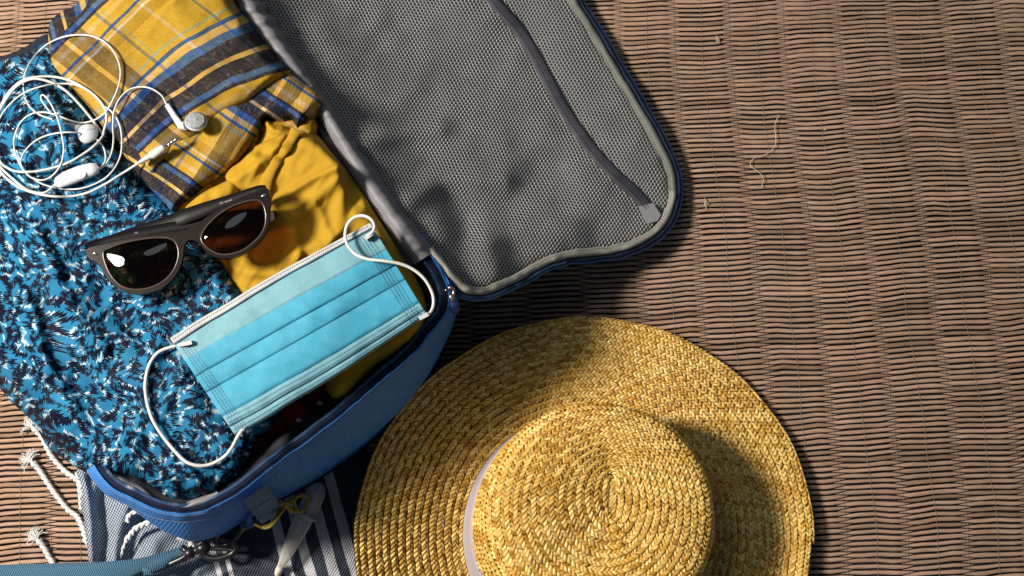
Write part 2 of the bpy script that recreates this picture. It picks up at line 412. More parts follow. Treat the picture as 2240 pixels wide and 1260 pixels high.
# stitched upper band of coarser fabric, just proud of the wall
band = [r_off(11, RZ + .0008), r_off(14, RZ + .0004), r_off(19, RZ - .004), r_off(25, RZ - .009), r_off(32, RZ - .0165), r_off(31.5, RZ - .0185)]
strip('rim_band', band, M_BLUE, case)
ztp = strip('zip_tape', [r_off(-13, RZ - .004), r_off(-9, RZ + .0002), r_off(-1, RZ + .0008), r_off(6, RZ + .0004), r_off(11, RZ - .003), r_off(12, RZ + .0005)], M_NAVY, case)
def coil(name, line, pitch, length, wdt, mat, parent, h=.0009):
    """row of zip teeth: little rounded bars across a pixel polyline (px,py,z)"""
    p = resample(line, int(arclen(line)[-1] / pitch)); W = P(p[:, 0], p[:, 1], p[:, 2]); t = np.gradient(W, axis=0)
    t /= np.linalg.norm(t, axis=1, keepdims=True); b = np.cross(t, [0, 0, 1.]); mb = MB()
    fc = [(0, 1, 5, 4), (1, 2, 6, 5), (2, 3, 7, 6), (0, 4, 7, 3), (4, 5, 6, 7)]
    for c, tt, bb in zip(W, t, b):
        v = []
        for zz, sc in ((0, 1.), (h, .55)):
            for a_, b_ in ((-1, -1), (1, -1), (1, 1), (-1, 1)): v.append(c + tt * a_ * length * sc + bb * b_ * wdt * (.8 + .2 * sc) + np.array([0, 0, zz]))
        mb.add(v, fc)
    return mb.build(name, mat, parent, smooth=False)
sel = slice(210, N)
coil('zip_teeth', r_off(-7, RZ + .0006)[sel], 3.4, .00030, .0011, M_TEETH, ztp)
# seam stitches along the rim band
def stitches(name, line, pitch, ln, r, mat, parent, dz=.0003):
    p = resample(line, int(arclen(line)[-1] / pitch)); mb = MB(); n = len(p)
    W = P(p[:, 0], p[:, 1], p[:, 2]); t = np.gradient(W, axis=0); t /= np.linalg.norm(t, axis=1, keepdims=True)
    for c, tt in zip(W, t):
        q = np.array([c - tt * ln, c - tt * ln * .5 + [0, 0, dz], c + tt * ln * .5 + [0, 0, dz], c + tt * ln]); mb.add(*tube_data(q, r, 4))
    return mb.build(name, mat, parent)
stitches('rim_stitching', r_off(30.5, RZ - .0138)[sel], 5.5, .0006, .00016, M_STITCH, case)
stitches('rim_stitching', r_off(17, RZ - .0018)[sel], 5.5, .0006, .00014, M_STITCH, case)
# bottom piping
p = spline([tuple(x) for x in bot[::12]], 8); n_ = normals2(p)
ptube('bottom_piping', [(a, b, .012) for a, b in bot[::8]], .0016, M_NAVY, case)
# inner walls and floor
strip('inner_lining', [r_off(-12, RZ - .003), r_off(-22, RZ - .006), r_off(-34, RZ - .012), r_off(-30, .05), r_off(-24, .008)], M_DARK, case)
fl = P([-80, 230, 430, 960, 560, 380, 120], [330, 1060, 1110, 640, -100, -60, 130], .0075)
mesh('floor_lining', fl, [(0, 1, 2, 3, 4, 5, 6)], M_DARK, case, smooth=False)
# grey lining edge peeping out in the lower corner
g1 = spline([(236, 1044), (270, 1062), (310, 1082), (350, 1102), (395, 1113), (440, 1104), (480, 1084)], 4)
n1 = normals2(g1); sg = 1 if n1[3][1] < 0 else -1; w1 = 12 + 4 * np.sin(np.linspace(0, 9, len(g1)))
strip('lining_edge', [np.concatenate([g1 + n1 * sg * o_, np.full((len(g1), 1), z)], 1) if np.isscalar(o_) else np.concatenate([g1 + n1 * sg * o_[:, None], (z + .0012 * np.sin(np.linspace(0, 26, len(g1))))[:, None]], 1)
      for o_, z in ((0, RZ - .002), (4, RZ + .0008), (w1 * .6, RZ + .0002), (w1, RZ - .003), (w1 + 4, RZ - .010))], M_LINE, case)
# ---- spine: back wall
sp_o = spline([(395, -190), (505, -20), (600, 140), (690, 270), (780, 400), (870, 520), (945, 600)], 8)
strip('spine_wall', [np.concatenate([sp_o + np.array([dx, dy]), np.full((len(sp_o), 1), z)], 1) for dx, dy, z in ((0, 0, .118), (12, 2, .09), (24, 8, .05), (30, 12, .002))], M_NAVY, case)
# ---- grey hinge gusset with gathered upper part
gi = spline([(420, -130), (470, -60), (510, 5), (560, 78), (615, 150), (668, 205), (700, 262), (735, 325), (770, 385), (812, 450), (858, 515), (905, 578)], 6)
go = spline([(480, -130), (530, -60), (575, 8), (622, 75), (672, 150), (715, 212), (760, 282), (808, 350), (850, 412), (893, 470), (925, 512), (955, 548)], 6)
n_ = 220; gi = resample(gi, n_); go = resample(go, n_); tt = np.linspace(0, 1, n_)
gath = np.clip(1 - tt * 1.7, 0, 1)
cols = []
for u, z in ((0, .118), (.12, .128), (.3, .1335), (.5, .1345), (.72, .131), (.9, .124), (1.02, .112)):
    q = gi * (1 - u) + go * u
    zz = z + .0014 * vn(tt * 22, u * 1.5 + tt * 0, 31) + gath * .0022 * np.sin(tt * 150 + u * 2.5) * math.sin(math.pi * min(1, u + .1)) + .0012 * vn(tt * 60, u * 2 + tt * 0, 37)
    if u > .85: q = q + (gath * 5 * np.sin(tt * 130))[:, None] * np.array([.8, -.6])
    cols.append(np.concatenate([q, zz[:, None]], 1))
strip('hinge_gusset', cols, M_LINE, case)
q = gi * .80 + go * .20; lo = 95
stitches('gusset_stitching', np.concatenate([q, np.full((n_, 1), .1322)], 1)[lo:], 8, .0009, .00016, M_STITCHW, case)
q = gi * .93 + go * .07
stitches('gusset_stitching', np.concatenate([q, np.full((n_, 1), .128)], 1)[lo + 20:], 8, .0009, .00014, M_STITCHW, case)
q = np.concatenate([gi + np.array([-8, 3]), np.full((n_, 1), .123)], 1)[80:]
coil('hinge_zip_teeth', q, 4.5, .0004, .0014, mottled('bronze_zip', (.05, .035, .028), .3, rough=.45), case)
strip('hinge_zip_tape', [q + np.array([a, b, c]) for a, b, c in ((-9, 3, -.006), (-5, 2, -.001), (5, -2, -.0005), (9, -3, -.001))], mottled('dark_brown_tape', (.03, .022, .02), .2, rough=.8), case)
# ================================================================== LID
lid_out = [(490, -150), (560, -20), (612, 68), (668, 152), (705, 215), (760, 290), (808, 356), (850, 418), (893, 478), (930, 520), (955, 560), (985, 600), (1015, 628), (1050, 634), (1090, 622), (1140, 598), (1190, 572), (1240, 556), (1300, 549), (1360, 538), (1405, 520), (1440, 492), (1462, 455), (1470, 415), (1460, 370), (1440, 325), (1400, 250), (1350, 165), (1290, 65), (1245, -20), (1180, -150)]
def zlid(px, py, d):
    # slopes from the spine down to the far edge
    u = ((px - 705) * .80 + (py - 215) * -.60) / 560.
    z = -.013 + .136 * np.exp(-1.6 * np.clip(u, -.06, 1.2))
    far = np.clip((py - 300) / 350, 0, 1)
    z = z - .004 * far
    z = z + (.0040 * vn(px / 150, py / 130, 57) + .0019 * fbm(px / 80 + .2 * py / 80, py / 90, 52, 2)) * np.clip(.15 + u * 2.6, .1, 1)
    z += ridge(px, py, [(960, 500), (1020, 515), (1100, 505), (1250, 500)], .004, 34)
    z += ridge(px, py, [(1065, 545), (1085, 600)], .009, 42)
    z += ridge(px, py, [(985, 430), (1010, 470), (1020, 520)], -.006, 34)
    z += ridge(px, py, [(740, 330), (830, 300), (960, 280)], .0045, 26)
    z += ridge(px, py, [(860, 470), (960, 400), (1100, 390)], .0045, 26)
    z += ridge(px, py, [(1075, 0), (1130, 60), (1200, 180), (1250, 270), (1310, 350), (1370, 410), (1415, 455)], -.005, 38)
    z += ridge(px, py, [(700, 60), (780, 160), (900, 200)], .003, 40)
    return z + edge(d, .006, 16)
def m_net():
    t = NT('grey_mesh'); uv = t.uv(); n0 = t.noise(uv, .7, 2).outputs['Color']
    uw = t.vm('ADD', uv, t.vm('SCALE', t.vm('SUBTRACT', n0, (.5, .5, .5)), None, .12))
    uw = t.vm('MULTIPLY', uw, (100 / 8.2, 100 / 12.6, 0))
    def lat(v):
        f = t.vm('SUBTRACT', t.vm('FRACTION', v), (.5, .5, 0)); f = t.vm('MULTIPLY', f, (8.2, 12.6, 0)); return t.vm('LENGTH', f)
    d = t.m_('MINIMUM', lat(uw), lat(t.vm('ADD', uw, (.5, .5, 0))))
    hole = t.mr(d, 1.75, 2.35, 1, 0)
    n = t.noise(uv, 2, 4).outputs[0]
    col = t.ramp(n, [(.3, (.29, .29, .295)), (.7, (.38, .38, .38))])
    t.fin(col, .38, t.bump(t.mr(d, 2.2, 4.2), .0012), .6)
    tr = t.node('ShaderNodeBsdfTransparent'); mx = t.node('ShaderNodeMixShader')
    t.set(mx.inputs[0], hole); t.t.links.new(t.b.outputs[0], mx.inputs[1]); t.t.links.new(tr.outputs[0], mx.inputs[2])
    t.t.links.new(mx.outputs[0], t.out.inputs[0]); return t.m
M_NET = m_net()
cloth('mesh_panel', lid_out, zlid, M_NET, case, sp=8, skirt=.010, uvfun=lambda x, y: ((x * math.cos(.1) + y * math.sin(.1)) / 100, (-x * math.sin(.1) + y * math.cos(.1)) / 100))
cloth('lid_lining', lid_out, lambda x, y, d: zlid(x, y, d) - .0035 - .004 * (1 - np.exp(-d / 30)), mottled('charcoal_lining', (.035, .036, .04), .2, 60, .7), case, sp=14, skirt=.02, reg=False)
lz = spline([(1045, -60), (1075, -5), (1095, 22), (1130, 62), (1165, 115), (1200, 180), (1225, 228), (1262, 285), (1305, 342), (1350, 388), (1388, 422), (1415, 455)], 4)
d_, _ = segdist(lz[:, 0], lz[:, 1], spline(lid_out, 9, True), True)
zc = zlid(lz[:, 0], lz[:, 1], d_)
L3 = lambda dv, dz: np.concatenate([lz + normals2(lz) * dv, (zc + dz)[:, None]], 1)
M_ZV = woven('violet_grey_zip_tape', (.065, .062, .080), f=.35, rough=.6, bump=.0001)
pzt = strip('pocket_zip_tape', [L3(-15, -.001), L3(-13, .0018), L3(-5, .0026), L3(0, .0022), L3(5, .0026), L3(13, .0018), L3(15, -.001)], M_ZV, case)
coil('pocket_zip_teeth', L3(-3.2, .0026), 3.6, .0003, .0006, mottled('grey_teeth', (.13, .13, .15), .2, rough=.35), pzt)
coil('pocket_zip_teeth', L3(3.2, .0026), 3.6, .0003, .0006, bpy.data.materials['grey_teeth'], pzt)
e = zc[-1]
tabp = [(1396, 452, e + .003), (1428, 444, e + .003), (1446, 470, e + .003), (1438, 484, e + .003), (1412, 490, e + .003)]
mesh('zip_end_tab', P(*np.array(tabp).T), [(4, 3, 2, 1, 0)], M_LINE, case)
# lid rim
lr = spline([(1170, -150), (1238, -25), (1285, 50), (1345, 150), (1398, 238), (1440, 312), (1464, 362), (1474, 412), (1466, 458), (1442, 498), (1404, 526), (1360, 543), (1300, 553), (1245, 558), (1195, 574), (1145, 600), (1095, 626), (1052, 638), (1016, 632), (986, 605), (958, 570), (938, 545)], 5)
nl = normals2(lr); sL = 1 if nl[10][0] > 0 else -1; sl_ = arclen(lr)
dd_, _ = segdist(lr[:, 0], lr[:, 1], spline(lid_out, 9, True), True)
zl = zlid(lr[:, 0], lr[:, 1], dd_ * 0)
LR = lambda dv, dz: np.concatenate([lr + nl * sL * (dv + 1.6 * vn(sl_ / 22, sl_ * 0 + dv * .1, 61))[:, None] * 1., (zl + dz + .0008 * vn(sl_ / 16, sl_ * 0 + dv * .07, 62))[:, None]], 1)
k1 = int(len(lr) * .50)
def sub(cs, a, b): return [c[a:b] for c in cs]
pc = [LR(-11, .003), LR(-9, .0065), LR(-4, .0080), LR(2, .0078), LR(6, .006), LR(8, .002)]
strip('lid_piping', sub(pc, 0, k1 + 1), M_PIPE, case)
strip('lid_piping', sub(pc, k1, len(lr)), M_PIPE2, case)
stitches('lid_stitching', LR(-7, .0078)[:k1], 6, .0006, .0002, mottled('dark_stitch', (.04, .04, .045), .2, rough=.9), case)
stitches('lid_stitching', LR(-7, .0078)[k1:], 6, .0006, .0002, bpy.data.materials['dark_stitch'], case)
M_TAPEB = woven('blue_black_tape', (.012, .02, .045), f=.3, rough=.6)
strip('lid_zip_tape', [LR(8, .003), LR(11, .0055), LR(15, .005), LR(18, .002), LR(19, -.004)], M_TAPEB, case)
coil('lid_zip_teeth', LR(13, .0055)[k1 + 60:], 3.6, .0003, .0009, M_TEETH, case)
ncorn = len(lr)
bm_ = [LR(16, .001), LR(21, -.002), LR(22, -.010), LR(14, -.024), LR(2, -.040)]
for c in bm_: c[:, 2] = np.maximum(c[:, 2], .002)
strip('lid_side', bm_, M_BLUE2, case)
lo2 = P(*np.array([(500, -120, .003), (700, 240, .003), (930, 580, .003), (1040, 625, .003), (1390, 520, .003), (1455, 420, .003), (1180, -120, .003)]).T)
mesh('lid_base', lo2, [tuple(range(7))], M_DARK, case, smooth=False)
# corner hinge fabric and zip puller
cf = np.array([(942, 585, .126), (960, 606, .124), (978, 640, .122), (965, 668, .122), (950, 640, .118), (944, 610, .116)])
mesh('hinge_corner', P(*cf.T), [(5, 4, 3, 2, 1, 0)], M_NAVY, case)
cf = np.array([(950, 590, .122), (975, 604, .128), (982, 618, .129), (976, 640, .126), (962, 634, .124)])
mesh('hinge_fold', P(*cf.T), [(4, 3, 2, 1, 0)], M_BLUE, case, smooth=False)
pull = ptube('zip_slider', [(977, 634, .130), (984, 629, .133), (992, 634, .131), (990, 646, .130), (982, 650, .130)], .0011, mottled('pale_gold_metal', (.75, .62, .48), .1, rough=.25, metal=1.), case, step=2)
zpl = ptube('zip_puller', [(985, 644, .131), (989, 652, .131), (991, 664, .129)], .0017, bpy.data.materials['pale_gold_metal'], case, step=3, flat=.5)
g = spline([(991, 660, .130), (994, 668, .129), (996, 676, .127), (994, 686, .125)], 2)
tube('rubber_grip', P(*g.T), np.interp(np.linspace(0, 1, len(g)), [0, .25, .5, .8, 1], [.0028, .0034, .0038, .0025, .0016]), mottled('navy_rubber', (.010, .03, .10), .1, rough=.35), zpl, ns=10, flat=.55)
# ================================================================== CLOTHES
def m_print():
    t = NT('blue_print_cotton'); uv = t.uv()
    wn = t.noise(uv, 1.1, 2).outputs['Color']
    uw = t.vm('ADD', uv, t.vm('SCALE', t.vm('SUBTRACT', wn, (.5, .5, .5)), None, .35))
    def layer(scale, offs, R_, freq, seed, wid):
        m = t.vm('ADD', uw, (offs, offs * 1.7, 0))
        v = t.node('ShaderNodeTexVoronoi', voronoi_dimensions='2D', feature='F1'); t.set(v.inputs['Vector'], m); t.set(v.inputs['Scale'], scale); t.set(v.inputs['Randomness'], .85)
        loc = t.vm('SUBTRACT', m, v.outputs['Position']); r, g, b_ = t.sep(v.outputs['Color'])
        fld = t.noise(v.outputs['Position'], .45, 1).outputs[0]
        ang = t.m_('ADD', t.m_('MULTIPLY', fld, 13.), t.m_('MULTIPLY', r, 1.6))
        ca, sa = t.m_('COSINE', ang), t.m_('SINE', ang); x, y, _ = t.sep(loc)
        u = t.m_('ADD', t.m_('MULTIPLY', x, ca), t.m_('MULTIPLY', y, sa)); w_ = t.m_('SUBTRACT', t.m_('MULTIPLY', y, ca), t.m_('MULTIPLY', x, sa))
        u = t.m_('ADD', u, t.m_('MULTIPLY', w_, .35))                       # slanting strokes
        k = t.m_('MULTIPLY', u, freq); fl = t.m_('FLOOR', k); fr = t.m_('ABSOLUTE', t.m_('SUBTRACT', t.m_('SUBTRACT', k, fl), .5))
        def rnd(o): 
            wv = t.node('ShaderNodeTexWhiteNoise', noise_dimensions='2D'); t.set(wv.inputs['Vector'], t.comb(t.m_('ADD', fl, o), t.m_('MULTIPLY', r, 91.))); return wv.outputs['Value']
        top = t.m_('MULTIPLY', t.m_('ADD', .35, rnd(seed)), wid); bo = t.m_('MULTIPLY', t.m_('ADD', .35, rnd(seed + 7.3)), wid)
        tri = t.m_('MULTIPLY', fr, wid * 1.3)                                 # pointed ends
        top = t.m_('SUBTRACT', top, tri); bo = t.m_('SUBTRACT', bo, tri)
        m1 = t.m_('LESS_THAN', w_, top); m2 = t.m_('GREATER_THAN', w_, t.m_('MULTIPLY', bo, -1)); m3 = t.m_('LESS_THAN', t.m_('ABSOLUTE', u), t.m_('MULTIPLY', t.m_('ADD', .55, t.m_('MULTIPLY', g, .5)), R_))
        return t.m_('MULTIPLY', t.m_('MULTIPLY', m1, m2), m3)
    n = t.noise(uv, 1.6, 3).outputs[0]
    base = t.ramp(n, [(.3, (.012, .12, .25)), (.7, (.024, .20, .38))])
    wh = layer(2.8, 0., .155, 25, 1.1, .056); wh2 = layer(3.2, 5.3, .11, 28, 4.1, .030)
    bl = layer(2.8, 2.7, .19, 22, 2.1, .105); bl2 = layer(2.65, 9.1, .20, 21, 3.1, .10); bl3 = layer(3.4, 13.7, .13, 26, 6.1, .072)
    lt = t.m_('MAXIMUM', wh, wh2); dk = t.m_('MAXIMUM', t.m_('MAXIMUM', bl, bl2), bl3)
    thin = t.m_('GREATER_THAN', t.noise(uv, 7, 2).outputs[0], .48)
    col = t.mix(t.m_('MULTIPLY', lt, t.m_('ADD', .45, t.m_('MULTIPLY', thin, .55))), base, (.46, .58, .64))
    col = t.mix(dk, col, (.004, .006, .018))
    return t.fin(col, .62, t.bump(t.noise(uv, 45, 3).outputs[0], .00015), .08)
M_PRINT = m_print()
def zblue(px, py, d):
    x, y = px / 100, py / 100
    z = .146 + .004 * vn(x / 1.7, y / 1.7, 71) + .0018 * fbm((x + y * .5) / .55, (y - x * .4) / 1.1, 72, 3) + .0020 * (1 - np.abs(vn((x + .5 * y) / .6 + 3, (y - .6 * x) / 2.2, 73))) ** 4
    z -= .020 * np.clip((y - 6.5) / 5 - (x - 1.5) / 6, 0, 1.2) ** 1.2
    z -= .05 * np.clip((90 - px) / 160, 0, 1) ** 1.5 + .03 * np.clip((190 - py) / 120, 0, 1)
    for pts, a, w_, asy in [
        ([(60, 480), (110, 560), (150, 660), (230, 760)], .006, 24, .6), ([(20, 600), (70, 680), (100, 790), (160, 880)], .006, 26, .5),
        ([(210, 560), (230, 660), (300, 720)], -.006, 24, 1), ([(160, 640), (250, 640), (340, 660)], .004, 20, .6),
        ([(290, 985), (340, 1020), (400, 1085)], .0045, 11, .5), ([(340, 960), (400, 1010), (450, 1075)], .005, 10, .6), ([(60, 880), (180, 900), (300, 960), (390, 1040)], .003, 22, .6),
        ([(20, 440), (90, 430), (200, 470), (330, 480)], .004, 22, .7), ([(180, 280), (260, 330), (330, 420)], -.005, 25, 1),
        ([(430, 520), (470, 600), (530, 680)], .004, 26, .6), ([(60, 170), (120, 230), (160, 330)], .007, 20, .6), ([(10, 200), (50, 280), (60, 380)], .006, 22, .6), ([(0, 720), (60, 800), (140, 850), (260, 880)], -.004, 18, 1), ([(400, 800), (440, 900), (500, 960)], .003, 24, .7), ([(100, 970), (200, 985), (290, 1030)], .003, 14, .6)]:
        z += ridge(px, py, pts, a, w_, asy)
    z += ridge(px, py, [(-90, 740), (-60, 780), (-5, 855), (22, 885), (100, 985), (130, 1010)], -.060, 34)
    return z + edge(d, .024, 13) + edge(d, .006, 40)
dress = thing('printed_dress', 'folded bright blue cotton garment with jagged black and white brush print', 'dress', P(270, 640, .13))
blue_out = [(-110, 170), (-40, 142), (0, 133), (60, 115), (110, 92), (150, 130), (210, 250), (290, 350), (350, 420), (400, 455), (450, 500), (492, 560), (528, 612), (548, 650), (600, 760), (610, 860), (598, 925), (588, 938), (575, 950), (560, 962), (552, 990), (538, 1012), (530, 1035), (505, 1060), (464, 1083), (428, 1098), (400, 1100), (375, 1100), (357, 1090), (335, 1072), (318, 1056), (290, 1047), (246, 1046), (214, 1041), (180, 1030), (148, 1010), (107, 980), (85, 945), (62, 912), (25, 880), (0, 850), (-60, 790), (-120, 600)]
def uvb(x, y):
    return (x / 100 + .18 * vn(x / 90, y / 90, 5), y / 100 + .18 * vn(x / 90 + 7, y / 90, 6))
cloth('dress_fabric', blue_out, zblue, M_PRINT, dress, sp=6, skirt=.028, uvfun=uvb)
# a lower turned-back layer of the same fabric at the top left
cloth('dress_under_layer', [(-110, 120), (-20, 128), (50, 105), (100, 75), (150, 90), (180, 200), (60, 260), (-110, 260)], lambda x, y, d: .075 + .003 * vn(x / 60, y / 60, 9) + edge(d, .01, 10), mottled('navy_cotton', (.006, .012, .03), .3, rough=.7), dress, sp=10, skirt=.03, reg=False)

def m_knit(name, c, **k):
    t = NT(name); uv = t.uv(); n = t.noise(uv, 1.5, 4, .6).outputs[0]
    col = t.ramp(n, [(.3, tuple(v * .88 for v in c)), (.7, tuple(v * 1.1 for v in c))])
    m = t.node('ShaderNodeMapping'); t.set(m.inputs[0], uv); m.inputs['Rotation'].default_value = (0, 0, .5); m.inputs['Scale'].default_value = (18, 70, 1)
    n2 = t.noise(m.outputs[0], 1.4, 3, .6).outputs[0]
    col = t.mix(t.mr(n2, .35, .7, 0, .35), col, tuple(v * .62 for v in c))
    return t.fin(col, .78, t.bump(n2, .00025), .2)
M_YEL = m_knit('mustard_jersey', (.47, .27, .018))
def zyel(px, py, d):
    x, y = px / 100, py / 100
    z = .141 + .003 * vn(x / 1.2, y / 1.2, 81) + .0015 * fbm((x + y) / .5, (y - x) / 1.3, 82, 3) + .0011 * (1 - np.abs(vn((x + .6 * y) / .32, (y - .7 * x) / 1.1, 83))) ** 3
    z -= .006 * np.clip((py - 560) / 250, 0, 1)
    for pts, a, w_, asy in [
        ([(600, 440), (640, 415), (690, 385), (742, 362)], .0065, 13, .45), ([(600, 480), (650, 470), (700, 430), (735, 390), (745, 365)], .0055, 16, 1.9),
        ([(745, 362), (750, 420), (740, 500), (690, 560)], .004, 22, .5), ([(595, 455), (640, 500), (655, 560)], .005, 22, .5), ([(560, 560), (620, 560), (680, 540), (740, 500)], .0035, 20, .6),
        ([(500, 400), (540, 375), (580, 345), (610, 320)], .004, 14, .5), ([(655, 300), (700, 320), (740, 360)], .004, 14, .5), ([(520, 330), (560, 330), (610, 340)], -.0035, 9, 1),
        ([(800, 450), (840, 520), (880, 590), (905, 650)], .004, 22, 1.6), ([(580, 265), (600, 285), (640, 290)], .004, 8, .6), ([(880, 560), (905, 610), (915, 660)], -.003, 10, 1),
        ([(610, 600), (560, 600), (520, 590)], .003, 16, .6), ([(700, 460), (730, 520), (780, 470)], .0035, 18, .6), ([(820, 480), (780, 440), (770, 400)], -.004, 14, 1)]:
        z += ridge(px, py, pts, a, w_, asy)
    return z + edge(d, .016, 10)
yel = thing('mustard_top', 'crumpled plain mustard yellow jersey top under the glasses and the blue mask', 'top', P(690, 560, .12))
yel_out = [(574, 256), (600, 262), (622, 268), (634, 278), (650, 286), (690, 292), (722, 330), (745, 358), (775, 395), (800, 432), (850, 515), (885, 568), (912, 612), (930, 655), (930, 700), (905, 738), (870, 768), (800, 822), (765, 858), (745, 872), (728, 872), (714, 852), (700, 820), (600, 800), (520, 700), (490, 640), (478, 590), (420, 540), (398, 480), (392, 465), (402, 450), (440, 420), (500, 402), (496, 380), (520, 345), (555, 315), (570, 290)]
cloth('top_fabric', yel_out, zyel, M_YEL, yel, sp=5, skirt=.02)
# sewn strap lying over the top
sp_ = spline([(648, 286), (628, 320), (604, 352), (588, 385), (578, 420), (580, 440)], 4); n_ = normals2(sp_); d_, _ = segdist(sp_[:, 0], sp_[:, 1], spline(yel_out, 9, True), True)
zz = zyel(sp_[:, 0], sp_[:, 1], d_) + .002; zz[:6] = np.maximum(zz[:6], zz[8])
wv = 12 + 2 * vn(arclen(sp_) / 20, sp_[:, 0] * 0, 3)
strip('top_strap', [np.concatenate([sp_ + n_ * (wv * f)[:, None], (zz + h)[:, None]], 1) for f, h in ((-1.05, -.004), (-1, .001), (-.7, .0025), (0, .002), (.7, .0025), (1, .001), (1.05, -.004))], M_YEL, yel)
# tucked flap left of the strap
cloth('top_fold', [(492, 384), (520, 350), (556, 322), (600, 300), (628, 296), (608, 345), (590, 380), (578, 412), (545, 418), (512, 408)], lambda x, y, d: zyel(x, y, d * 0 + 99) + .004 + .0015 * vn(x / 18, y / 30, 5) + edge(d, .004, 6), M_YEL, yel, sp=5, skirt=.005)
cloth('top_fold', [(405, 455), (440, 424), (482, 402), (508, 392), (522, 410), (510, 430), (470, 446), (430, 462)], lambda x, y, d: .146 + .002 * vn(x / 20, y / 30, 5) + edge(d, .004, 6), M_YEL, yel, sp=5, skirt=.01)

def m_plaid():
    t = NT('plaid_flannel'); uv = t.uv(); x, y, _ = t.sep(uv)
    Y = (.50, .29, .022); T = (.58, .39, .17); K = (.006, .009, .026); B = (.012, .075, .28); B2 = (.012, .085, .33); W_ = (.62, .55, .50); L = (.16, .36, .44); DY = (.36, .20, .015)
    warp = [(0, Y), (.062, W_), (.08, Y), (.235, L), (.245, Y), (.264, B), (.284, Y), (.34, T), (.385, K), (.42, (.02, .05, .15)), (.44, K), (.487, T), (.513, K), (.56, (.02, .05, .15)), (.58, K), (.615, T), (.70, B), (.714, T), (.76, L), (.77, Y), (.86, B), (.876, Y)]
    weft = [(0, Y), (.20, L), (.212, Y), (.252, B), (.280, T), (.33, B2), (.39, K), (.488, T), (.515, K), (.60, B2), (.635, K), (.66, Y), (.70, T), (.74, Y), (.81, B), (.835, Y), (.862, W_), (.882, DY), (.97, Y)]
    a = t.ramp(t.m_('FRACT', t.m_('DIVIDE', x, 3.9)), warp, 'CONSTANT'); b = t.ramp(t.m_('FRACT', t.m_('DIVIDE', y, 2.53)), weft, 'CONSTANT')
    tw = t.m_('SINE', t.m_('MULTIPLY', t.m_('ADD', x, t.m_('MULTIPLY', y, .9)), 165.))
    ns = t.noise(uv, 40, 2).outputs[0]
    f = t.m_('ADD', t.mr(tw, -1, 1, .40, .92), t.m_('MULTIPLY', t.m_('SUBTRACT', ns, .5), .5), clamp=True)
    lb = t.node('ShaderNodeRGBToBW'); t.set(lb.inputs[0], b); f = t.m_('ADD', f, t.mr(lb.outputs[0], .03, .24, .40, 0), clamp=True)
    col = t.mix(f, a, b); col = t.mix(.4, col, t.mix(1., a, b, 'DARKEN'))
    fz = t.noise(uv, 9, 6, .75, 1.2).outputs[0]
    col = t.mix(t.mr(fz, .5, .75, 0, .28), col, (.50, .40, .22)); col = t.mix(t.mr(fz, .5, .25, 0, .35), col, (.10, .06, .02))
    return t.fin(col, .85, t.bump(t.m_('ADD', t.m_('MULTIPLY', tw, .3), fz), .0004), .15)
M_PLAID = m_plaid()
shirt = thing('plaid_shirt', 'rolled plaid flannel shirt in mustard, tan, navy and blue, with turned hem', 'shirt', P(400, 190, .13))
def rot2(x, y, a, ox, oy, wx=0, wy=0):
    c, s_ = math.cos(a), math.sin(a); X, Y = x - ox, y - oy
    return (X * c + Y * s_) / 100 + wx, (-X * s_ + Y * c) / 100 + wy
def uvs_main(x, y):
    # lines of constant u run down-right (39 deg); the weft flattens towards the spine
    r = np.clip((x - 380) / 300, 0, 1.2)
    a = R(39); u = (-(x - 335) * math.sin(a) + (y - 244) * math.cos(a))
    q = x - 345; v = ((x - 335) * math.cos(a) + (y - 244) * math.sin(a)) - np.where(q > 0, .27 * q + .00068 * q * q, .15 * q)
    return u / 100 + 1.95 + 3.9 - 0 * 2 + .015 * vn(x / 60, y / 60, 1), v / 100 + 1.265 + .02 * vn(x / 50, y / 50, 2) + 5.06
def zsh(px, py, d):
    z = .156 + .004 * vn(px / 160, py / 160, 91) + .0012 * fbm(px / 60, py / 60, 92, 2) + .0011 * (1 - np.abs(vn((px + py) / 60, (py - px) / 190, 93))) ** 4
    for pts, a, w_, asy in [([(380, 0), (440, 90), (520, 180), (600, 260)], .003, 50, 1), ([(300, 120), (360, 200), (400, 330)], -.003, 40, 1), ([(450, 130), (540, 120), (640, 160)], .004, 28, .6), ([(470, 190), (560, 180), (660, 200)], .003, 24, .6), ([(560, 60), (600, 120), (650, 170)], -.003, 20, 1)]:
        z += ridge(px, py, pts, a, w_, asy)
    return z + edge(d, .016, 9) + edge(d, .010, 30)
body = [(215, -60), (190, 10), (160, 45), (135, 75), (118, 90), (110, 110), (118, 150), (150, 195), (190, 235), (235, 290), (262, 318), (290, 350), (300, 372), (330, 402), (342, 425), (348, 405), (355, 380), (390, 345), (440, 308), (500, 258), (552, 228), (600, 190), (640, 166), (640, 155), (600, 115), (560, 62), (520, 15), (470, -60)]
low_ = [(262, 318), (300, 300), (400, 250), (560, 180), (630, 160), (668, 182), (692, 202), (706, 220), (690, 240), (668, 258), (650, 278), (640, 262), (612, 262), (580, 256), (562, 292), (540, 330), (510, 362), (470, 392), (430, 420), (395, 445), (376, 462), (364, 448), (342, 426), (316, 398), (290, 365)]
def zlow(px, py, d):
    z = .1475 + .0022 * vn(px / 60, py / 60, 95)
    z += ridge(px, py, [(376, 455), (430, 380), (520, 300), (600, 235)], .003, 24, .6)
    return z + edge(d, .010, 8)
def uvs_low(x, y):
    a = R(-56); u = (-(x - 440) * math.sin(a) + (y - 370) * math.cos(a)); v = ((x - 440) * math.cos(a) + (y - 370) * math.sin(a))
    return u / 100 + 1.55 + .03 * vn(x / 50, y / 50, 3), v / 100 + 1.95 + .02 * vn(x / 50, y / 50, 4)
cloth('shirt_hem', low_, zlow, M_PLAID, shirt, sp=5, skirt=.018, uvfun=uvs_low)
